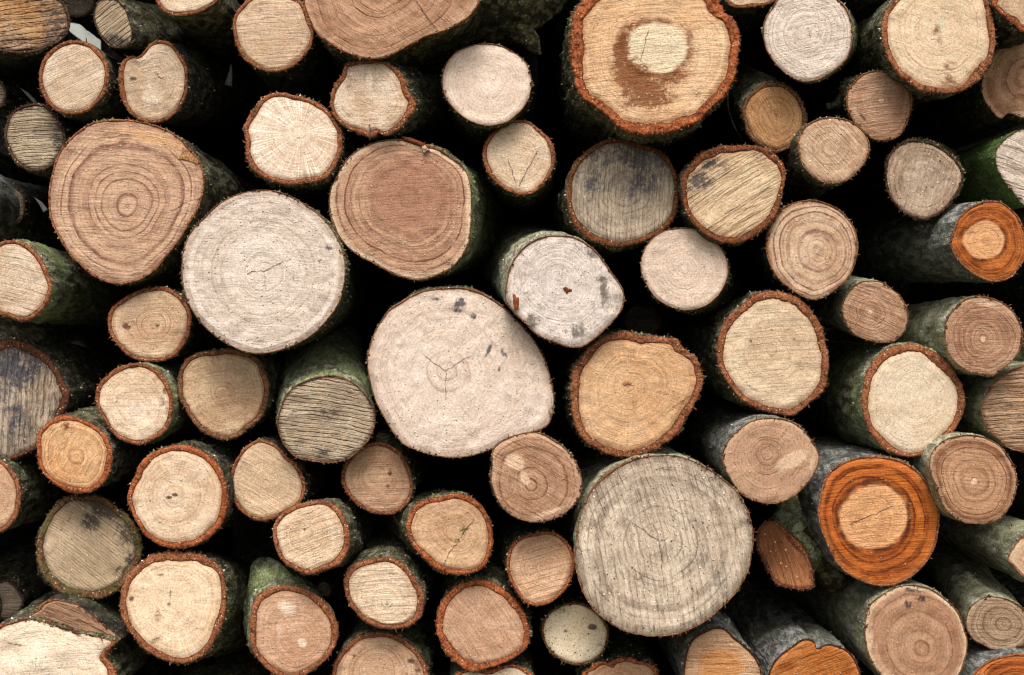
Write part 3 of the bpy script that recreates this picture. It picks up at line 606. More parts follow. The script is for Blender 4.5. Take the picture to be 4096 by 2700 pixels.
L('D1', [(400,800),(480,770),(560,765),(640,780),(700,810),(760,870),(790,940),(785,1000),(755,1070),(700,1130),(640,1180),(560,1200),(480,1190),(400,1140),(350,1080),(325,1000),(318,930),(340,860)], 9,
  'small pale log peppered with dark specks and sawdust, between two brown logs', 'tan', 'brown', 'moss', z=7, over=dict(Base=(218,186,154), Speck=1., SawA=-45, SawS=.25, Stain=(150,104,76)), stain=[(600,950,90,60,.55)])
L('D1', [(960,960),(1050,915),(1130,920),(1200,935),(1270,975),(1330,1020),(1380,1080),(1400,1140),(1390,1210),(1350,1280),(1300,1350),(1240,1400),(1160,1435),(1090,1430),(1010,1390),(950,1330),(905,1250),(890,1160),(895,1060),(920,1000)], 13,
  'greyish speckled log with frayed edges and bark lip at upper right', 'tan', 'dark', 'olive', z=3, back=(22,-26), fuzz=3., over=dict(Base=(206,182,156), Alt=(188,162,138), SawA=75, SawS=.3, Stain=(120,112,108), StainN=.5, Speck=1.), light=[(1100,1340,180,70,.6)])
L('D1', [(1560,420),(1600,340),(1680,270),(1797,235),(1900,240),(2000,300),(2060,420),(2060,560),(2000,680),(1900,760),(1797,775),(1700,740),(1640,775),(1560,690),(1525,620),(1520,540),(1540,470)], 8,
  'brown ringed log with a torn lower lip cut by the right edge', 'brown', 'brown', 'dark', z=0, pith=(1830,500), over=dict(RingF=90, RingS=.8, SawS=.1, Base=(204,158,118)), light=[(1760,750,80,24,1.)])
L('D1', [(1590,0),(1620,60),(1680,120),(1740,160),(1797,210),(1950,180),(2000,0),(1900,-150),(1700,-120)], 34, 'corner of a log with orange bark in the top right corner', 'tan', 'bright', 'dark', z=9)
L('D1', [(1610,1000),(1650,930),(1720,870),(1797,840),(1900,850),(1980,950),(2000,1100),(1960,1250),(1880,1330),(1800,1345),(1720,1250),(1660,1180),(1620,1100)], 7,
  'whitish log with bright green bark cut by the right edge', 'white', 'dark', 'vivid', z=3, over=dict(SawA=-20, SawS=.7, SawF=130, Base=(214,200,184)))
org = L('D1', [(1330,1530),(1360,1440),(1410,1380),(1480,1335),(1570,1310),(1650,1320),(1720,1370),(1770,1430),(1810,1530),(1815,1640),(1790,1720),(1720,1810),(1640,1841),(1560,1835),(1480,1800),(1400,1740),(1340,1660),(1315,1590)], 12,
  'smaller orange log with a pale orange centre and a pointed side spur at left', 'orange', 'rust', 'grey', z=8, back=(-215,14), heart=(1535,1565,132,125), pith=(1545,1570), over=dict(SawA=5, SawS=.15))
L('D1', [(200,1370),(300,1320),(420,1305),(520,1330),(600,1380),(650,1430),(690,1490),(710,1560),(712,1640),(690,1740),(640,1830),(570,1890),(500,1940),(430,1962),(350,1940),(270,1890),(190,1820),(140,1740),(112,1640),(115,1540),(150,1440)], 10,
  'tan log with off centre purplish brown rings, right of the small white log', 'tan', 'brown', 'dark', z=5, back=(-55,12), pith=(460,1645), over=dict(Base=(216,182,148), Ring=(148,102,84), RingF=110, RingS=1.1, SawA=60, SawS=.08), stain=[(540,1560,60,30,.35,30),(400,1890,14,60,.35,30)])

L('A2', [(-60,190),(0,160),(80,145),(160,165),(220,210),(270,270),(310,350),(335,430),(330,510),(300,580),(250,630),(180,670),(120,675),(50,650),(0,640),(-80,600),(-140,500),(-150,380),(-110,260)], 30,
  'cream log cut by the left edge with pale green bark running back at right', 'cream', 'rust', 'green', z=5, pith=(110,400), over=dict(SawA=-14, SawS=.2, RingS=.4), cracks=[(4,(200,470),(250,490),(300,510)),(4,(120,570),(190,600),(250,615))])
L('A2', [(1000,455),(1080,455),(1150,490),(1210,550),(1245,620),(1248,700),(1230,780),(1190,850),(1130,910),(1060,940),(990,945),(900,935),(830,900),(770,840),(725,780),(700,690),(715,610),(760,560),(830,510),(910,475)], 28,
  'small tan log with one dark knot left of its centre', 'tan', 'rust', 'dark', z=3, pith=(1015,700), over=dict(Base=(220,186,150), RingF=150, RingS=.5, SawA=3, Stain=(90,56,36)), stain=[(825,715,24,22,1.3),(1025,705,14,12,.8)])
L('A2', [(-140,1200),(-120,1000),(-60,860),(30,795),(130,805),(230,850),(310,910),(380,990),(420,1080),(450,1150),(440,1220),(410,1290),(370,1380),(320,1450),(220,1520),(160,1550),(60,1585),(0,1580),(-80,1500),(-130,1350)], [30,36,50,60,60,56,50,46,44,44,50,50,40,30,26,26,26,26,28,30],
  'blue grey weathered log with vertical saw grooves cut by the left edge', 'stripe', {'Col':(112,66,42),'Dark':(56,42,36)}, 'dark', z=1, over=dict(Base=(196,174,148), Alt=(172,158,140), SawA=88, SawF=120, SawS=.85, Stain=(64,68,80), StainN=.5), stain=[(60,980,180,160,.8),(280,950,100,70,.7),(100,1200,60,200,.4)])
L('A2', [(860,955),(940,955),(1020,990),(1070,1040),(1110,1110),(1130,1190),(1125,1280),(1100,1370),(1040,1430),(960,1475),(880,1485),(800,1460),(730,1410),(680,1330),(640,1260),(618,1190),(630,1110),(680,1050),(740,995),(800,965)], [28,28,30,32,32,26,26,28,30,30,32,32,30,26,24,30,30,30,32,30],
  'small pale pink log with black flecks on its right side', 'cream', 'rust', 'green', z=5, over=dict(Base=(234,208,178), Light=(240,216,196), Stain=(56,40,32), SawA=2), stain=[(1080,1130,12,22,1.2),(1060,1200,26,26,.8),(1090,1250,14,20,.7)], light=[(900,1260,150,130,.6)])
L('A2', [(1390,870),(1480,860),(1560,870),(1640,890),(1700,940),(1730,1010),(1755,1080),(1755,1170),(1730,1260),(1690,1330),(1620,1380),(1560,1430),(1480,1455),(1400,1440),(1320,1400),(1260,1340),(1210,1260),(1165,1180),(1160,1080),(1175,990),(1220,920),(1300,880)], 34,
  'tan log tucked under the lower left of the big white log', 'tan', 'brown', 'moss', z=2, pith=(1455,1150), over=dict(Base=(216,184,142), RayS=.4, RingS=.35), stain=[(1330,1290,90,60,.2)])
L('A3', [(240,80),(245,0),(265,-40),(310,-85),(370,-120),(430,-128),(510,-115),(590,-80),(660,-30),(700,20),(730,90),(730,170),(715,240),(680,310),(620,360),(560,382),(480,385),(400,355),(340,310),(280,250),(245,170)], [30,26,26,30,34,34,30,28,28,32,38,40,38,36,32,36,44,40,30,26,26],
  'small orange tan log overlapping the blue grey weathered log', 'tan', 'bright', 'moss', z=6, over=dict(Sat=1., Base=(226,188,144), Alt=(210,154,102), SawA=60, SawS=.22, Stain=(110,56,26)), stain=[(440,-60,34,26,1.),(420,60,30,80,.4)])
L('B2', [(86,-181),(200,-165),(300,-125),(400,-60),(470,0),(540,80),(585,160),(615,250),(625,350),(615,440),(585,550),(530,640),(450,730),(350,805),(240,855),(120,885),(-14,885),(-154,825),(-284,730),(-384,600),(-434,470),(-450,370),(-446,280),(-434,200),(-394,100),(-304,0),(-204,-91),(-74,-156)], 7,
  'big round white log with a bright white pith mark and short crack', 'white', 'brown', 'moss', z=9, pith=(90,360), fuzz=.6, cracks=[(7,(-20,362),(40,350),(90,350),(150,320),(215,282)),(3,(95,360),(98,420),(100,480))],
  over=dict(Base=(230,214,200), RingF=95, RingS=.3, SawA=-4, SawS=.08, SawF=240, Speck=.8, Stain=(90,82,92)), light=[(82,358,22,12,2.)], stain=[(520,195,26,22,.9),(455,280,16,14,.8),(360,110,60,16,.35,30),(500,400,20,50,.3)])
L('B2', [(400,1050),(500,1030),(600,1040),(690,1090),(760,1160),(805,1240),(820,1320),(805,1400),(760,1480),(700,1540),(620,1590),(500,1605),(380,1592),(300,1570),(230,1500),(190,1420),(178,1330),(200,1230),(240,1150),(310,1090)], 11,
  'grey brown log with straight saw grooves and bright green bark rising above it', 'stripe', 'brown', 'green', z=6, back=(-12,-150), taper=.96, over=dict(SawA=-9, SawF=170, SawS=.4, Base=(200,180,150), Alt=(178,156,130), Stain=(66,60,62)), stain=[(480,1280,140,40,.5,10),(480,1530,60,30,.7),(320,1480,60,40,.4)])
L('B2', [(1090,490),(1200,465),(1340,452),(1450,465),(1560,510),(1650,575),(1734,660),(1834,770),(1904,880),(1944,970),(1974,1080),(1989,1180),(1984,1260),(1954,1350),(1894,1390),(1784,1420),(1680,1470),(1590,1511),(1440,1561),(1300,1571),(1180,1551),(1080,1521),(1000,1481),(930,1400),(870,1300),(820,1200),(785,1080),(765,960),(770,880),(800,780),(850,680),(910,600),(980,550)],
  [12,12,14,16,16,12,8,8,8,8,8,8,8,10,10,8,8,8,8,8,8,8,8,8,8,7,6,6,6,8,8,10,14], 'largest pinkish white log near the middle with blue black flecks and a three way crack', 'white', 'brown', 'dark', z=6, pith=(1280,1000), fuzz=.7,
  over=dict(Base=(224,205,190), Alt=(214,188,168), Ring=(180,146,118), RingF=75, RingS=.36, SawA=62, SawS=.08, Speck=.7, Stain=(62,58,72)),
  cracks=[(4,(1280,1000),(1200,945),(1110,870)),(4,(1280,1000),(1350,960),(1440,900)),(4,(1280,1000),(1275,1100),(1278,1200))],
  stain=[(1370,565,34,20,1.3),(1350,607,34,16,1.2),(1375,535,26,12,1.1),(1215,535,28,12,1.),(1460,645,20,18,1.1),(1560,870,16,44,.9,20),(1660,890,16,34,1.,-20),(1625,990,14,20,.9),(1300,690,90,70,.22),(1490,950,40,50,.35),(1965,1280,16,26,1.)],
  light=[(1850,1320,110,60,.5),(1340,860,40,30,.35)])
spot = L('C2', [(60,330),(110,240),(170,180),(260,130),(380,115),(480,125),(560,165),(640,230),(690,300),(740,370),(790,440),(815,520),(800,600),(750,670),(680,740),(600,810),(530,850),(450,850),(360,820),(260,780),(180,710),(110,640),(50,570),(30,520),(40,430)], 10,
  'white log covered in grey mould spots with an orange mark at its left edge', 'white', 'brown', 'pale', z=9, back=(-62,-42), pith=(380,390), fuzz=.4,
  over=dict(Base=(232,218,210), Alt=(222,206,196), SawA=88, SawS=.08, RingF=220, RingS=.2, Stain=(104,98,90), StainN=.5, Speck=.8), stain=[(610,240,40,26,1.1,30),(680,470,18,50,1.2),(670,410,20,20,.9),(205,680,22,40,.9),(510,770,34,60,.6),(130,240,24,18,.8),(260,400,60,60,.35)])
L('C2', [(1180,65),(1260,70),(1340,100),(1410,150),(1460,220),(1490,300),(1490,380),(1460,460),(1410,530),(1340,580),(1260,605),(1180,605),(1100,580),(1020,530),(960,450),(925,370),(920,280),(950,190),(1010,120),(1090,80)], 6,
  'small smooth pinkish white log with a white pith dot, right of the mould spotted log', 'pink', 'brown', 'olive', z=4, back=(45,46), pith=(1203,323), fuzz=.2, light=[(1203,323,13,13,2.)], over=dict(Base=(226,202,182), RingF=230), stain=[(1050,470,8,50,.4,30),(1090,560,20,14,.4),(1475,300,8,60,.4)])
L('C2', [(700,770),(790,750),(880,755),(970,775),(1060,780),(1150,790),(1190,840),(1240,880),(1290,920),(1320,1010),(1330,1080),(1310,1150),(1270,1230),(1210,1330),(1150,1430),(1080,1480),(1000,1530),(900,1560),(800,1568),(700,1550),(600,1500),(530,1440),(490,1350),(465,1250),(460,1130),(470,1020),(500,950),(560,870),(620,810)],
  [44,50,54,54,50,56,56,50,50,46,50,50,48,56,60,54,50,52,50,54,56,54,54,60,60,62,60,54,48], 'large golden tan log with thick rust bark and a flattened dented top', 'tan', 'rust', 'moss', z=6, pith=(840,1090), edge_rough=1.3,
  over=dict(Sat=.95, Base=(220,180,138), Alt=(206,160,116), RingF=170, RingS=.35, RayS=.35, SawS=.06, Stain=(146,98,66)), cracks=[(5,(1245,1160),(1170,1210),(1080,1275)),(8,(810,1095),(840,1085),(870,1100))], stain=[(880,1230,26,90,.55),(960,1060,40,90,.35,25),(830,1090,26,18,.9),(1080,1200,60,20,.3,-35)], fuzz=1.6)
L('D2', [(13,520),(60,495),(150,480),(240,490),(320,520),(390,580),(450,660),(490,740),(505,830),(525,920),(520,1020),(500,1110),(460,1170),(400,1210),(350,1260),(290,1295),(200,1290),(100,1270),(-27,1210),(-107,1130),(-167,1040),(-202,960),(-212,870),(-187,740),(-127,640),(-67,590)],
  [50,50,50,54,58,60,60,56,50,50,52,56,50,36,44,50,50,46,40,40,44,46,46,46,50,50], 'tall cream oval log with rusty bark, between two golden logs right of centre', 'cream', 'rust', 'moss', z=4, pith=(150,860), over=dict(Base=(226,200,164), RingF=120, RingS=.3, RayS=.3, SawA=5, SawS=.12), stain=[(10,810,10,14,1.),(295,795,9,9,.9),(150,905,10,10,.9),(30,1120,100,12,.5,30),(150,735,10,10,.8)])
L('D2', [(800,410),(870,420),(930,460),(990,510),(1030,580),(1045,650),(1030,720),(990,780),(930,815),(850,820),(770,800),(700,770),(650,720),(615,650),(610,570),(640,500),(690,440),(750,415)], 8,
  'small brown log with a pith dot and pale bark lip above', 'brown', 'brown', 'pale', z=4, back=(-105,-32), pith=(792,617), over=dict(SawA=-22, SawS=.3, RingF=170, RingS=.5), light=[(792,617,11,11,1.8)])
L('D2', [(1420,530),(1500,515),(1590,525),(1680,570),(1740,630),(1780,700),(1790,790),(1770,870),(1720,940),(1650,1000),(1590,1035),(1500,1020),(1420,1000),(1350,950),(1300,880),(1280,800),(1280,700),(1310,630),(1360,575)], 9,
  'brown finely ringed log with light grey green bark stretching left', 'brown', 'brown', 'pale', z=7, pith=(1530,795), over=dict(RingF=190, RingS=.7, SawA=3, SawS=.2), light=[(1530,795,12,12,1.8),(1560,570,110,26,.6,15)], fuzz=1.5)
L('D2', [(960,835),(1050,825),(1130,835),(1220,880),(1290,930),(1340,990),(1380,1060),(1410,1140),(1415,1230),(1390,1310),(1350,1390),(1290,1450),(1210,1520),(1130,1555),(1040,1565),(950,1545),(870,1500),(800,1420),(760,1330),(738,1230),(745,1120),(770,1020),(820,930),(880,870)],
  [62,52,56,66,68,60,52,50,50,48,46,42,36,28,26,36,50,44,40,44,46,46,50,60], 'large cream log with broad brown bark ring and green bark on its left', 'cream', 'rust', 'green', z=5, over=dict(Base=(218,200,172), Alt=(208,182,148), SawA=70, SawS=.1, RingS=.15, RayS=.2), stain=[(1130,950,80,40,.3)])
L('D2', [(1560,1130),(1600,1070),(1680,1010),(1797,965),(1900,960),(2000,1020),(2060,1150),(2060,1320),(1990,1450),(1880,1520),(1780,1530),(1700,1510),(1630,1450),(1560,1390),(1525,1310),(1520,1220)], 10,
  'brown grooved log cut by the right edge below the finely ringed log', 'stripe', 'rust', 'pale', z=4, over=dict(Base=(202,164,128), Alt=(184,140,106), SawA=2, SawS=.8), stain=[(1700,1230,40,30,.5)])
L('D3', [(1240,60),(1300,20),(1390,0),(1480,0),(1560,20),(1640,70),(1700,140),(1740,220),(1755,300),(1740,400),(1700,480),(1640,550),(1560,580),(1480,582),(1400,570),(1330,530),(1280,480),(1250,420),(1220,330),(1185,240),(1180,160),(1200,100)], 8,
  'brown log with crisp concentric rings and white pith dot near the right edge', 'brown', 'brown', 'pale', z=9, pith=(1475,303), over=dict(Base=(188,140,100), Alt=(176,126,88), Ring=(128,82,54), RingF=130, RingS=.95, SawS=.12), light=[(1473,303,15,15,2.)])
big_or = L('D3', [(560,210),(650,165),(760,140),(880,140),(980,160),(1070,205),(1140,270),(1190,350),(1230,440),(1248,530),(1240,640),(1210,750),(1150,850),(1060,930),(970,975),(880,990),(780,975),(680,930),(600,870),(540,780),(500,690),(465,600),(450,500),(465,400),(490,300),(520,250)], 15,
  'big bright orange log with a pale centre disc and a sawn side branch', 'orange', 'rust', 'grey', z=6, pith=(790,545), heart=(822,540,222,215), over=dict(SawA=5, SawS=.22, RingF=110, RingS=1.0, Base=(198,112,44)), cracks=[(9,(660,580),(740,545),(830,515),(930,462))],
  stain=[(700,360,110,12,.4,-40),(1030,430,20,90,.4,-25)])
L('D3', [(0,-85),(80,-108),(160,-112),(260,-96),(340,-51),(400,19),(440,79),(462,150),(440,230),(390,310),(320,380),(240,430),(150,452),(60,440),(-10,415),(-67,370),(-127,280),(-167,200),(-172,120),(-140,40),(-87,-21)], 8,
  'reddish brown log with a pale feather shaped patch on its right', 'brown', 'brown', 'grey', z=8, pith=(120,120), over=dict(Base=(200,156,122), Alt=(190,140,106), SawA=85, SawS=.14, RingF=170, RingS=.4), light=[(280,165,110,44,1.2,-28),(415,180,26,90,.7,10)])
L('D3', [(830,1070),(900,1020),(990,985),(1090,980),(1180,1000),(1260,1050),(1330,1110),(1380,1180),(1410,1270),(1430,1350),(1420,1450),(1390,1540),(1340,1620),(1250,1690),(1150,1700),(1030,1680),(940,1640),(870,1580),(800,1480),(765,1380),(755,1280),(765,1180),(790,1110)], 9,
  'brown ringed log with black flecks near its top and pale bark, at the bottom right', 'brown', 'brown', 'pale', z=6, pith=(1135,1400), over=dict(Base=(190,144,108), Ring=(140,94,68), RingF=95, RingS=.6, SawA=80, SawS=.14, Stain=(50,42,50), Edge=(212,180,144), EdgeS=1.), stain=[(1080,1010,70,16,1.1,8),(1040,1105,24,26,1.),(1130,1075,26,22,1.1),(940,1035,50,14,.7,-25)], light=[(800,1300,24,160,.6),(1260,1090,60,30,.4,35)])
L('D3', [(1430,1160),(1470,1100),(1550,1055),(1640,1060),(1720,1085),(1797,1140),(1840,1200),(1850,1270),(1797,1370),(1720,1400),(1620,1410),(1540,1380),(1460,1330),(1420,1250)], 6,
  'small greyish brown ringed log at the lower right with pale bark above', 'brown', 'brown', 'pale', z=4, back=(-100,-125), pith=(1668,1235), over=dict(Base=(182,152,120), Alt=(170,138,106), Ring=(124,92,66), RingF=190, RingS=.6, SawA=-5, SawS=.2))
L('D3', [(1690,810),(1720,740),(1797,650),(1900,600),(2000,650),(2020,850),(1950,970),(1850,980),(1780,920),(1720,850)], 8, 'pale brown log barely inside the right edge with green grey bark', 'tan', 'rust', 'pale', z=5)
L('D3', [(1470,1560),(1560,1480),(1680,1440),(1797,1430),(1950,1460),(2050,1560),(2080,1700),(2000,1830),(1850,1880),(1650,1860),(1500,1780),(1440,1660)], 14, 'orange log rim in the bottom right corner under grey bark', 'orange', 'bright', 'grey', z=7)
L('D3', [(150,1500),(200,1440),(280,1380),(360,1330),(425,1345),(445,1388),(520,1365),(600,1385),(670,1430),(710,1500),(735,1568),(740,1700),(650,1820),(450,1870),(250,1820),(140,1700),(120,1600)], 12,
  'orange streaked log with a ragged dark bark lip at the bottom edge', 'orange', {'Col':(100,60,44),'Dark':(56,36,30)}, 'grey', z=5, over=dict(Base=(196,136,80), Alt=(180,100,34), SawA=22, SawS=.5, SawF=150, RingS=.2, Stain=(130,62,16)), stain=[(240,1510,60,40,.8),(640,1540,40,60,.6)], edge_rough=2.2)
knob = L('C3', [(1260,1330),(1330,1280),(1410,1250),(1470,1265),(1530,1320),(1600,1370),(1660,1430),(1700,1500),(1720,1568),(1720,1680),(1640,1800),(1500,1850),(1340,1820),(1220,1720),(1195,1600),(1200,1500),(1220,1400)], [14,18,20,18,18,16,16,18,18,18,18,18,18,16,16,14,14],
  'pale log with an orange flushed centre and dark bark line at the bottom edge', 'tan', {'Col':(96,60,46),'Dark':(58,36,32)}, 'grey', z=7, over=dict(Base=(214,172,132), Alt=(204,150,108), Light=(206,132,62), SawA=0, SawS=.35, SawF=150, RingS=.2), light=[(1450,1500,130,90,1.3,10),(1420,1580,120,90,1.2)])
L('C3', [(700,240),(800,185),(900,145),(1000,132),(1100,130),(1200,145),(1300,185),(1400,240),(1480,300),(1550,370),(1610,470),(1645,570),(1658,660),(1650,760),(1630,870),(1590,960),(1530,1050),(1450,1130),(1370,1200),(1270,1260),(1170,1300),(1060,1318),(960,1315),(850,1295),(750,1250),(650,1180),(580,1100),(530,1000),(500,900),(488,780),(495,660),(520,540),(560,430),(610,330)],
  [26,16,14,12,8,8,8,8,8,8,8,8,8,8,10,12,10,10,10,10,12,14,10,8,8,8,8,8,8,8,8,8,8,18], 'largest grey log, rough and weathered with a long crack below its pith', 'gray', 'brown', 'pale', z=10, pith=(1040,700), fuzz=1.2,
  over=dict(Base=(212,194,170), Alt=(190,172,150), Ring=(130,112,92), RingF=85, RingS=.5, SawA=-78, SawS=.42, SawF=120, Stain=(104,98,88), StainN=.55, Speck=1., Light=(214,204,192)), cracks=[(6,(1035,695),(950,630),(840,550)),(6,(1045,710),(1060,850),(1070,1025)),(5,(1035,695),(1070,685),(1105,670))],
  light=[(1450,950,220,160,.45),(1040,705,14,14,1.5)], stain=[(1350,280,160,30,.3,30)])
L('C3', [(100,0),(180,-18),(260,-15),(340,20),(420,80),(480,150),(520,230),(538,310),(530,390),(490,450),(430,510),(350,550),(260,572),(170,565),(90,535),(20,480),(-30,400),(-60,300),(-55,200),(-50,110),(-14,55),(40,20)], 8,
  'reddish brown log with two pale drips, touching the lower edge of the largest white log', 'brown', 'brown', 'dark', z=10, back=(-25,6), pith=(200,330), over=dict(RingF=100, RingS=.5, SawA=-30, SawS=.2), light=[(95,175,60,44,1.2,20),(165,285,24,44,1.3,-25),(330,500,140,20,.7,-20)])
L('C3', [(230,640),(310,630),(380,650),(440,700),(480,770),(490,850),(470,930),(430,1010),(370,1070),(300,1110),(220,1115),(160,1090),(110,1030),(70,960),(45,880),(50,790),(80,710),(150,660)], 22,
  'small pinkish tan log squeezed against the left side of the largest grey log', 'tan', 'bright', 'dark', z=6, back=(-46,-42), over=dict(Base=(222,178,140), Alt=(206,152,108), SawA=16, SawS=.22), light=[(250,800,120,50,.4)])
L('C3', [(400,1110),(480,1095),(560,1110),(640,1160),(700,1240),(712,1320),(690,1400),(640,1460),(560,1500),(470,1500),(390,1470),(320,1410),(280,1330),(275,1240),(320,1160)], 14,
  'small pale dotted log with dark rim below the largest grey log', 'cream', 'moss', 'dark', z=2, fuzz=2., over=dict(Base=(244,226,194), Alt=(232,208,166), Speck=1.2, SawS=.06, RingS=.05, RayS=.05, Stain=(62,58,56)), stain=[(605,1255,24,18,1.2),(430,1280,14,12,.9),(380,1150,70,22,.6),(570,1405,10,10,.9),(660,1380,40,60,.5)])
L('B3', [(1400,960),(1480,945),(1560,955),(1634,990),(1714,1055),(1774,1130),(1814,1210),(1829,1300),(1814,1390),(1744,1450),(1634,1505),(1560,1525),(1480,1550),(1420,1540),(1350,1500),(1290,1440),(1250,1370),(1220,1290),(1220,1190),(1240,1110),(1280,1050),(1330,1000)],
  [46,46,46,46,44,44,46,44,40,40,40,44,60,70,64,60,52,48,50,50,48,46], 'pinkish brown log with thick bright rust bark near the bottom centre', 'tan', 'bright', 'moss', z=5, over=dict(Base=(206,160,126), Alt=(190,140,104), SawA=-55, SawS=.25, RayS=.35, RingS=.15), fuzz=1.5)
L('C3', [(540,1560),(580,1530),(640,1480),(720,1490),(760,1460),(850,1450),(920,1480),(1000,1500),(1040,1568),(1060,1680),(950,1800),(750,1820),(600,1760),(530,1660)], 36, 'broken reddish log top showing at the bottom edge below the largest grey log', 'tan', 'bright', 'dark', z=3, edge_rough=2.5, over=dict(Base=(200,146,108)))
L('B3', [(1340,1568),(1420,1530),(1520,1540),(1640,1510),(1740,1500),(1820,1540),(1860,1600),(1850,1750),(1700,1850),(1500,1850),(1340,1760),(1300,1650)], 36, 'thin arc of rusty bark at the bottom edge under the bright rust log', 'cream', 'bright', 'moss', z=4, edge_rough=1.5)
L('B3', [(790,50),(860,48),(930,75),(990,120),(1030,190),(1060,270),(1068,340),(1050,420),(1000,480),(940,515),(850,522),(770,500),(690,450),(630,380),(598,310),(605,220),(640,150),(700,90)], 25,
  'small reddish tan log right of the straight grooved log', 'tan', 'rust', 'moss', z=2, over=dict(Base=(204,162,126), Alt=(186,134,98), SawA=2, SawS=.22, Stain=(96,54,32)), stain=[(915,250,14,14,1.),(900,335,12,12,1.),(860,160,100,40,.3)])
L('B3', [(-134,280),(-115,200),(-60,110),(-10,60),(60,25),(130,40),(190,80),(240,140),(300,190),(340,250),(360,320),(350,400),(300,470),(230,510),(150,550),(70,565),(-10,540),(-70,490),(-120,420),(-140,350)], [24,24,24,24,26,26,24,24,26,30,26,24,22,22,26,30,26,26,26,24],
  'pale tan log left below the straight grooved log with pinkish bark at right', 'cream', 'rust', 'dark', z=3, over=dict(Base=(222,188,148), SawA=-30, SawS=.2, RingS=.3))
L('B3', [(430,430),(500,430),(560,460),(600,510),(640,600),(652,700),(630,780),(580,850),(500,880),(400,912),(330,900),(250,860),(190,800),(160,720),(145,630),(165,560),(220,500),(320,450)], [30,32,34,36,36,40,44,44,34,34,34,30,28,28,28,30,32,32],
  'cream log with slanting saw lines and lumpy mossy bark at its right', 'cream', 'rust', 'moss', z=8, back=(100,-18), pith=(360,650), over=dict(Base=(230,204,172), SawA=22, SawS=.35, SawF=130), stain=[(357,620,8,10,1.2),(545,750,50,18,.5,-15)])
moss69 = L('B3', [(1240,400),(1330,385),(1420,395),(1500,450),(1555,520),(1580,600),(1590,690),(1570,780),(1540,850),(1480,895),(1380,915),(1300,910),(1220,880),(1140,810),(1080,750),(1040,680),(1020,600),(1040,520),(1080,460),(1150,420)], [36,36,36,36,36,34,34,34,34,30,34,38,40,40,38,34,34,36,36,36],
  'tan log split by a mossy diagonal crack with a mossy stub at left', 'tan', 'bright', 'moss', z=7, back=(-66,-24), pith=(1340,620), over=dict(Base=(218,176,132), RingF=140, RingS=.5, RayS=.3, SawS=.06, Stain=(70,76,28)), cracks=[(7,(1470,545),(1400,630),(1350,710),(1290,790),(1262,860))], stain=[(1395,630,26,40,.9,45),(1355,690,18,30,.8)])
L('B3', [(830,805),(910,800),(980,830),(1040,880),(1090,950),(1130,1020),(1140,1110),(1110,1200),(1040,1255),(960,1272),(860,1270),(780,1240),(710,1190),(650,1110),(620,1030),(612,950),(640,880),(720,830)], [34,34,36,40,42,44,46,44,40,36,38,36,34,34,36,36,36,36],
  'small pale log with a pith speck low in its face, in a rusty ring', 'cream', 'rust', 'moss', z=6, pith=(895,1100), over=dict(Base=(232,208,176), SawA=3, SawS=.2), stain=[(897,1100,8,14,1.),(1060,930,20,40,.5)])
g71 = L('B3', [(180,985),(260,980),(350,1000),(430,1040),(500,1100),(550,1170),(578,1260),(570,1350),(530,1430),(470,1500),(400,1550),(330,1590),(230,1600),(150,1560),(60,1480),(10,1400),(0,1300),(5,1180),(30,1080),(90,1020)], [44,44,46,48,50,50,50,40,36,36,40,40,40,40,40,40,44,46,46,44],
  'pinkish log with a darker crescent and bulging green bark shoulder above', 'tan', 'rust', 'green', z=6, back=(-42,-86), pith=(340,1320), over=dict(Base=(208,164,130), Alt=(192,140,104), Light=(226,202,176), RingF=170, RingS=.4, RayS=.3), light=[(240,1130,70,50,.9,30),(340,1360,30,30,1.),(200,1300,40,130,.5,-20)], stain=[(430,1480,20,30,.3)])
L('B3', [(540,1530),(580,1440),(640,1370),(720,1310),(800,1290),(900,1290),(980,1320),(1060,1380),(1120,1450),(1160,1540),(1160,1680),(1060,1800),(860,1850),(650,1800),(540,1680)], 32,
  'pinkish tan half log with dark flecks on its right at the bottom edge', 'tan', 'rust', 'moss', z=3, over=dict(Base=(214,172,138), Stain=(74,50,42), SawS=.1), stain=[(1060,1470,30,30,.9),(1100,1520,30,40,.9),(680,1442,10,10,.8)])
L('A3', [(1100,75),(1190,65),(1280,85),(1360,130),(1420,190),(1465,270),(1490,370),(1485,470),(1450,580),(1380,660),(1290,720),(1200,745),(1110,740),(1020,710),(950,660),(900,590),(860,510),(830,430),(840,350),(880,260),(910,190),(980,120)],
  [38,44,44,44,40,38,42,44,44,44,44,46,40,36,34,32,28,34,38,44,46,42], 'pale round log with a small black pith hole and red brown bark', 'cream', 'bright', 'dark', z=7, pith=(1140,392), over=dict(Base=(228,202,172), Alt=(220,184,146), RingF=130, RingS=.4, RayS=.3, SawS=.04, Stain=(60,34,24)), stain=[(1143,392,16,10,1.6),(1105,408,16,9,1.2),(1120,190,60,30,.25),(980,430,10,10,.6)], light=[(1050,580,120,90,.4)])
L('A3', [(540,400),(620,395),(710,430),(790,490),(850,540),(890,610),(925,700),(930,790),(900,850),(860,900),(820,980),(740,1040),(660,1075),(560,1075),(450,1060),(360,1010),(290,940),(250,860),(235,770),(240,680),(270,600),(320,510),(390,440),(460,400)],
  [34,40,44,44,44,50,54,50,44,44,50,60,64,60,66,66,60,56,50,44,40,40,38,34], 'drab brown weathered log smeared with black mould at upper right', 'gray', 'moss', 'dark', z=2, back=(-8,10), fuzz=2.,
  over=dict(Base=(204,178,144), Alt=(184,156,120), SawA=-40, SawS=.25, Stain=(58,54,52), StainN=.12, Speck=.8, RingS=.1), stain=[(700,480,110,60,1.3,20),(590,570,60,60,1.,),(820,640,60,90,.9,-30),(860,830,50,80,.9),(780,880,50,26,.8)])
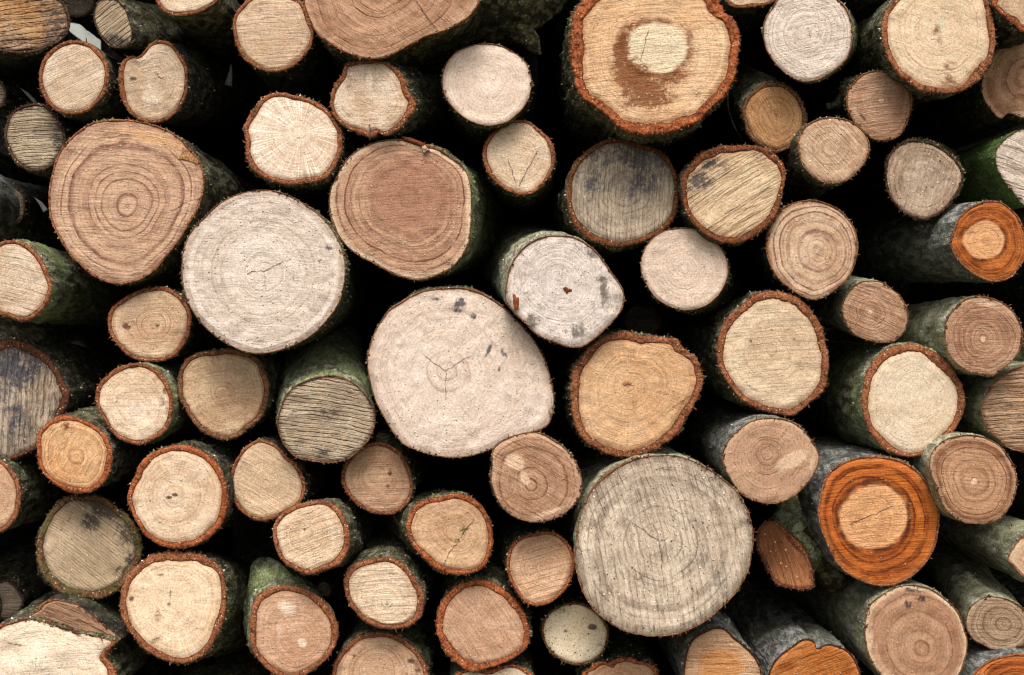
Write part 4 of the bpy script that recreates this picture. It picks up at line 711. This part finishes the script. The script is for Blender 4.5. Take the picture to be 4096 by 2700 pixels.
L('A3', [(960,800),(1060,765),(1180,762),(1290,775),(1370,810),(1430,860),(1465,930),(1478,1040),(1470,1160),(1440,1270),(1390,1370),(1330,1440),(1250,1485),(1160,1495),(1060,1470),(960,1420),(890,1350),(830,1270),(790,1180),(778,1080),(800,980),(850,890)],
  [50,60,62,60,56,40,34,34,42,50,44,44,44,46,46,46,46,46,48,50,50,50], 'large cream log with small dark fleck clusters and an even rust bark ring, lower left', 'cream', 'rust', 'moss', z=7, back=(112,-6), pith=(1120,1080), edge_rough=1.2,
  over=dict(Base=(226,202,170), Alt=(214,182,146), Ring=(210,166,118), RingF=130, RingS=.4, RayS=.45, SawS=.04, Stain=(92,56,40)), stain=[(1050,915,24,10,.8),(1115,1040,8,26,.9),(1105,1110,14,20,.9),(1030,1180,26,40,.7),(1020,1340,34,20,.8,-30),(860,1070,20,16,.9),(850,1200,14,30,.9)])
L('A3', [(-80,160),(0,160),(60,210),(110,280),(135,360),(130,450),(110,530),(60,600),(0,640),(-100,640),(-170,500),(-180,300)], 32, 'reddish tan log with rusty rim cut by the left edge below the weathered log', 'tan', 'rust', 'moss', z=4, over=dict(Base=(214,172,136)))
split = L('A3', [(-60,1300),(0,1240),(100,1215),(200,1200),(300,1225),(420,1262),(560,1300),(680,1330),(750,1350),(720,1410),(700,1460),(750,1540),(760,1650),(600,1750),(300,1800),(0,1780),(-100,1600),(-90,1400)], [20,26,14,4,4,4,4,6,30,56,56,60,60,40,30,30,30,24],
  'split pale log with its bark flap lifted, in the bottom left corner', 'cream', 'rust', 'moss', z=9, edge_rough=3.2, fuzz=3., knots=[(250,1460,90,.006),(60,1420,60,-.004),(420,1400,70,.004)], over=dict(Base=(232,212,186), Alt=(222,196,164), SawA=5, SawS=.12, RingS=.1, Speck=.5, Stain=(86,64,50)), stain=[(110,1370,70,8,.8,8),(350,1225,120,12,.5,12)], light=[(200,1480,180,60,.7)])
# ------------------------------------------------------------------ limbs, stubs, loose pieces
def limb(rec, tile, path, radii, bark, name='branch_stub', seed=5, rough=.003, nseg=48):
    """path: (tile x, tile y, depth behind stack front in m); radii in tile units"""
    P = [at_depth(px(tile, [(a, b)])[0], y)[0] for a, b, y in path]
    R = [r*K*PX*(1+y/D) for r, (a, b, y) in zip(radii, path)]
    return tube(name, P, R, BARKS[bark], rec['root'], rec['loc'], seed=seed, nseg=nseg, rough=rough)
# forked log at the top: the second arm lies across to the right and ends in a torn point
limb(top, 'B1', [(800,-90,.10),(1150,-70,.10),(1500,-60,.10),(1700,-55,.11),(1800,-40,.12),(1838,0,.13)], [300,320,335,330,318,290], 'olive', seed=12, rough=.005, nseg=150)
limb(top, 'B1', [(1700,150,.10),(1780,210,.08),(1850,290,.075),(1900,358,.075)], [130,100,52,5], 'olive', name='torn_spike', seed=13, rough=.002, nseg=40)
# spurs
limb(org, 'D1', [(1400,1500,.03),(1290,1480,.02),(1190,1482,.02),(1110,1485,.02),(1078,1482,.02)], [120,92,50,26,12], 'grey', seed=15, rough=.0015)
limb(t23, 'D1', [(690,640,.02),(620,660,.01),(560,685,.0),(505,692,.0)], [85,50,24,20], 'dark', name='side_twig', seed=16, rough=.001)
limb(moss69, 'B3', [(1120,600,.03),(1030,540,.02),(975,490,.02),(935,480,.02)], [170,110,58,34], 'moss', seed=17, rough=.003)
limb(moss69, 'B3', [(1400,470,.06),(1430,400,.04),(1432,362,.04)], [30,14,9], 'moss', name='bark_shred', seed=41, rough=.002, nseg=14)
limb(knob, 'C3', [(1440,1400,.03),(1465,1270,.0),(1480,1215,.0),(1484,1196,.0)], [110,62,34,16], 'grey', seed=18, rough=.001)
limb(g71, 'B3', [(220,1190,.04),(150,1010,.03),(90,890,.05),(40,845,.06)], [230,170,110,50], 'green', name='bark_shoulder', seed=19, rough=.002, nseg=70)
# side branch of the big orange log with its own dark brown sawn end
rootb = big_or
limb(rootb, 'D3', [(620,480,.14),(420,560,.08),(300,700,.05),(250,790,.035)], [260,225,205,185], 'green', name='side_branch', seed=21, rough=.003, nseg=90)
limb(rootb, 'D3', [(420,560,.02),(480,760,.05),(540,880,.05),(560,960,.07)], [110,120,110,80], 'olive', name='bark_burl', seed=22, rough=.005, nseg=60)
rootb['root']['_loc'] = [float(v) for v in rootb['loc']]
L('D3', [(60,620),(90,575),(160,562),(230,610),(310,680),(370,760),(400,850),(418,940),(410,995),(330,1010),(240,995),(170,965),(130,890),(80,790),(45,700)], [14,14,20,40,50,30,16,12,12,14,14,12,10,10,12],
  'sawn end', 'brown', 'rust', 'moss', z=.5, back=(60,-20), parent=rootb['root'], length=.10, fuzz=6., tilt=(-.2,.15), taper=.9,
  over=dict(Sat=1., Base=(182,124,84), Alt=(150,98,62), Ring=(98,60,38), Edge=(110,70,46), SawA=-75, SawS=.6, SawF=200, Speck=.9, RingS=.1, Light=(150,104,70)))
del rootb['root']['_loc']
# lifted bark flap of the split log
split['root']['_loc'] = [float(v) for v in split['loc']]
L('A3', [(240,1140),(270,1100),(340,1072),(420,1085),(510,1110),(580,1160),(640,1210),(700,1260),(790,1335),(700,1330),(560,1290),(400,1240),(280,1205),(190,1192)], [26,26,20,8,8,8,8,8,6,3,3,3,3,12],
  'flap', 'brown', 'rust', 'dark', z=7, parent=split['root'], length=.4, over=dict(Base=(178,136,102), Alt=(150,106,76), SawA=-25, SawS=.5, SawF=150, RingS=.2, StainN=.3), fuzz=2., pith=(440,1170), cracks=[(12,(590,1240),(680,1290),(780,1330)),(8,(500,1200),(560,1225),(620,1235))])
del split['root']['_loc']

# orange mark on the spotted log: a scrap of inner bark
def scrap(rec, tile, pts, col, name, lift=.0012):
    q = px(tile, pts); n = rec['n']; V = on_plane(q, rec['c3'], n); c = V.mean(0)
    k = len(V); A = V + n*lift*.2; B = c + (V-c)*.8 + n*lift
    j = np.arange(k)
    m = gmat('scrap', RIM, Col=col, Dark=tuple(v*.6 for v in col), Seed=2.)
    F = np.stack([j, (j+1)%k, k+(j+1)%k, k+j], 1); T_ = np.stack([np.full(k, 2*k), k+j, k+(j+1)%k], 1)
    mesh_obj(name, np.vstack([A, B, (c+n*lift*1.4)[None]]), [F, T_], m, rec['root'], dict(edge=np.full(2*k+1, .5), dir=np.random.RandomState(3).rand(2*k+1, 3)), smooth=False, loc=rec['loc'])
scrap(brown14, 'B1', [(1120,955),(1150,945),(1160,965),(1180,985),(1150,995),(1135,1010),(1128,985)], (236,206,180), 'splinter', .004)
scrap(brown14, 'B1', [(985,888),(1050,900),(1120,925),(1180,960),(1160,975),(1090,945),(1010,915)], (170,96,60), 'bark_scrap', .003)
scrap(tan7, 'A1', [(1195,960),(1225,975),(1300,1055),(1290,1075),(1220,1050),(1160,1040),(1185,1005)], (228,170,120), 'torn_chip', .002)
scrap(spot, 'C2', [(82,495),(100,500),(108,520),(124,518),(130,560),(120,600),(96,605),(84,560)], (196,110,62), 'bark_scrap')
scrap(spot, 'C2', [(410,462),(430,452),(450,464),(470,470),(472,486),(450,484),(440,500),(425,486)], (150,74,48), 'bark_scrap')

def rod(name, tile, path, r, mat, label, cat='twig', seed=3):
    P = [at_depth(px(tile, [(a, b)])[0], y)[0] for a, b, y in path]
    o = tube(name, P, [r*K*PX]*len(P), mat, None, P[0], seed=seed, nseg=10, rough=.0003)
    o.location = P[0]; o['label'] = label; o['category'] = cat
rod('twig', 'C1', [(386,1265,.20),(390,1360,.20),(399,1480,.20)], 8, BARKS['grey'], 'thin upright grey twig in the gap left of the grey mould stained log')
rod('twig', 'C1', [(1490,600,.10),(1488,700,.10),(1520,800,.10),(1560,880,.10),(1592,925,.09)], 5, BARKS['grey'], 'thin curved dark twig hanging below the big rusty barked log')
rod('twig', 'D1', [(385,690,.25),(430,665,.22),(465,640,.20)], 10, BARKS['dark'], 'short dark twig poking out between the small logs upper right')

# pale rods deep in chinks: two stand for light gaps, one is split wood
def sliver_thing(tile, a, b, y, r, label):
    P = [at_depth(px(tile, [q])[0], y)[0] for q in (a, ((a[0]+b[0])/2+6, (a[1]+b[1])/2-4), b)]
    m = gmat('chink_light_and_wood', RIM, Col=(214,214,210), Dark=(150,150,150), Seed=4.)
    o = tube('splinter', P, [r*.15*K*PX, r*.6*K*PX, r*K*PX], m, None, P[0], seed=9, nseg=12, rough=.0008)  # one name for split wood and the rods that stand for gap light
    o.location = P[0]; o['label'] = label; o['category'] = 'splinter'
sliver_thing('A1', (112,560), (235,672), .12, 16, 'thin pale rod standing in for light between the slanting lined log and the frayed log')
sliver_thing('A1', (225,1290), (300,1380), .20, 22, 'pale rod standing for a light gap behind the left side of the boldly ringed log')
sliver_thing('A1', (1510,420), (1490,560), .16, 28, 'grey split piece in the dark gap left of the ray patterned cream log')
# stray splinters lying on cut faces
def chip(rec, tile, pts, col, name='splinter'):
    scrap(rec, tile, pts, col, name, .006)

# ------------------------------------------------------------------ dim logs of the next layer, seen through the gaps
def plain(tile, x, y, r, depth, label, style='gray', back=None, bark='dark', group=None, rim='dark'):
    rr = random.Random(int(x*3+y)); pts = []
    for i in range(14):
        a = i/14*6.283; q = r*(1+rr.uniform(-.06,.06)); pts.append((x+q*math.cos(a), y+q*math.sin(a)))
    return L(tile, pts, 14, label, style, rim, bark, z=-depth*100, back=back, group=group or 'cut logs stacked in the pile', res=.5, length=.9)
plain('A1', 515, 5, 112, .16, 'dark log end deep behind the chink at the top left')
plain('A1', -60, 620, 110, .12, 'dark shaded log end at the left edge below the amber streaked log')
plain('A1', 20, 1340, 150, .18, 'dark shaded log deep behind the left edge, left of the boldly ringed log')
plain('A1', 1480, 560, 80, .30, 'dim grey log end deep in the gap left of the ray patterned cream log', back=(60,40))
plain('A2', 480, 900, 110, .26, 'dim black log deep in the gap under the green barked left edge log', back=(70,0))
plain('A3', 20, 1080, 130, .20, 'shadowed dark log behind the left edge above the split log')
plain('D3', 130, 1250, 170, .26, 'shadowed log in the gap under the side branch of the orange log')
plain('C3', 1500, 1250, 90, .30, 'dark log deep behind the knobbed log below the largest grey log')
plain('D1', 1200, 760, 120, .34, 'dark log deep in the gap right of the specked pale log')
plain('C2', 930, 690, 130, .30, 'black shaded log in the gap above the dented rust barked log')
plain('B3', 480, 1010, 60, .16, 'small dark log end between the lumpy mossy log and the pinkish crescent log')

# ------------------------------------------------------------------ the stack goes on past the picture on every side
OUTL = []
rr = random.Random(11)
occ = [(o_[0], o_[1], o_[2]) for o_ in []]
def vis_circles():
    out = []
    for o in [o for o in COL.objects if o.type == 'EMPTY']:
        p = np.array(o.location)-CAM; s = p[1]
        out.append((CX+p[0]/s/TAN*W, CY-p[2]/s/TAN*W, o))
    return out
done = [(x, y, 190) for x, y, o in vis_circles()]
styles = ['cream','tan','brown','white','tan','gray']; rims = ['rust','rust','brown','bright']; barks = ['moss','dark','green','grey']
tries = 0; made = 0
while tries < 9000 and made < 66:
    tries += 1
    x, y = rr.uniform(-900, 5000), rr.uniform(-1350, 3420); r = rr.uniform(150, 330)
    if -r-55 < x < 4096+r+55 and -r-55 < y < 2700+r+55: continue
    if any(math.hypot(x-a, y-b) < r+c+8 for a, b, c in done): continue
    # a chink between the logs stays open to the daylight at the top left
    if min(math.hypot(CX+(340-CX)*q-x, CY+(113-CY)*q-y) for q in np.linspace(1, 1.8, 30)) < r+30: continue
    done.append((x, y, r)); made += 1
    pts = []
    for i in range(14):
        a = i/14*6.283; q = r*(1+rr.uniform(-.05,.05))/K; pts.append((x/K+q*math.cos(a), y/K+q*math.sin(a)))
    L('A1', pts, rr.choice([12,26,34]), 'sawn log of the same stack lying just outside the picture', rr.choice(styles), rr.choice(rims), rr.choice(barks), z=rr.uniform(0,8), group='logs of the stack outside the picture', res=.45)

# ------------------------------------------------------------------ setting: dark bank added behind the stack to keep gaps black, ground
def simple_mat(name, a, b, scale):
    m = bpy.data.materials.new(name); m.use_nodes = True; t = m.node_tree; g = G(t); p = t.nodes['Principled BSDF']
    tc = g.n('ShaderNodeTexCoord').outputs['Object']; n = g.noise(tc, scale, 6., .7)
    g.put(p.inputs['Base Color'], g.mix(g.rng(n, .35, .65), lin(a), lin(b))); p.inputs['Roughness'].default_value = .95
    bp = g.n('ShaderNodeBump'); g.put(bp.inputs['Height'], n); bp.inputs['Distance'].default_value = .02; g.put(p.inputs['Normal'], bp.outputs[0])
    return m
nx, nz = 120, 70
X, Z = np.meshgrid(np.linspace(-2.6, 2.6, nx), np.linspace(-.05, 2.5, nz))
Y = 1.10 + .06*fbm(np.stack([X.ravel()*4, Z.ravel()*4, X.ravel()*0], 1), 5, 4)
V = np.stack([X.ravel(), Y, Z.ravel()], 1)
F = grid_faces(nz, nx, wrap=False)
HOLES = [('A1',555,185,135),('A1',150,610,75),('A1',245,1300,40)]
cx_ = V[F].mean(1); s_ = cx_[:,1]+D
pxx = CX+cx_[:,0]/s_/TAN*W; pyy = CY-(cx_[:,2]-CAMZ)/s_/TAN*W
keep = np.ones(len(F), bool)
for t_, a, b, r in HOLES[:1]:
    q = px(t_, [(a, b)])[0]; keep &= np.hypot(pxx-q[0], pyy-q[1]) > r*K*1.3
backing = mesh_obj('dark_backing', V, [F[keep]], simple_mat('backing_black', (13,11,9), (24,20,16), 30.), None, None)  # made-up near-black sheet closing the back, its colour standing in for deep shade
backing['kind'] = 'structure'
V = np.array([(-30,-30,0),(30,-30,0),(30,30,0),(-30,30,0)], float)
gr = mesh_obj('ground', V, [np.array([[0,1,2,3]])], simple_mat('bare_ground', (92,78,58), (70,76,44), 4.), None, None); gr['kind'] = 'structure'

V = np.array([(-9,6,0),(-1,6,0),(-1,6,2.9),(-9,6,2.9),(-9,6.3,0),(-1,6.3,0),(-1,6.3,2.9),(-9,6.3,2.9)], float)  # upright slab added in place of the pale ground glimpsed behind
fw = mesh_obj('backdrop', V, [np.array([[0,1,2,3],[5,4,7,6],[3,2,6,7],[4,0,3,7],[1,5,6,2]])], simple_mat('pale_backdrop', (176,180,174), (132,142,134), 3.), None, None, smooth=False)
fw['label'] = 'pale blurred wall far behind, glimpsed through the chink at top left'; fw['category'] = 'backdrop'
# ------------------------------------------------------------------ light
sc = bpy.context.scene
w = bpy.data.worlds.new('World'); sc.world = w; w.use_nodes = True; t = w.node_tree
sky = t.nodes.new('ShaderNodeTexSky'); sky.sky_type = 'NISHITA'; sky.sun_disc = False
EL, AZ = math.radians(57), math.radians(183)     # light comes from above, in front and a little left
sky.sun_elevation = EL; sky.sun_rotation = AZ; sky.dust_density = 7.0; sky.air_density = 1.0; sky.ozone_density = .6
t.links.new(sky.outputs[0], t.nodes['Background'].inputs[0]); t.nodes['Background'].inputs[1].default_value = .12
sd = bpy.data.lights.new('sun', 'SUN'); sd.energy = 1.8; sd.angle = math.radians(24); sd.color = (1., .985, .96)
so = bpy.data.objects.new('sun', sd); COL.objects.link(so)
dirn = Vector((math.sin(AZ)*math.cos(EL), math.cos(AZ)*math.cos(EL), math.sin(EL)))
so.rotation_euler = dirn.to_track_quat('Z', 'Y').to_euler(); so.location = (-1, -3, 4)

cam = bpy.data.cameras.new('camera'); co = bpy.data.objects.new('camera', cam); COL.objects.link(co)
co.location = (0, -D, CAMZ); co.rotation_euler = (math.radians(90), 0, 0)
cam.lens = 50; cam.sensor_width = 36; cam.clip_start = .05; cam.clip_end = 200
cam.dof.use_dof = True; cam.dof.focus_distance = D-.06; cam.dof.aperture_fstop = 9
sc.camera = co
sc.view_settings.view_transform = 'Standard'; sc.view_settings.look = 'None'; sc.view_settings.gamma = 1.; sc.view_settings.use_curve_mapping = False
sc.view_settings.exposure = EXPOSURE
sc.cycles.filter_width = 1.15; sc.cycles.max_bounces = 4; sc.cycles.diffuse_bounces = 2
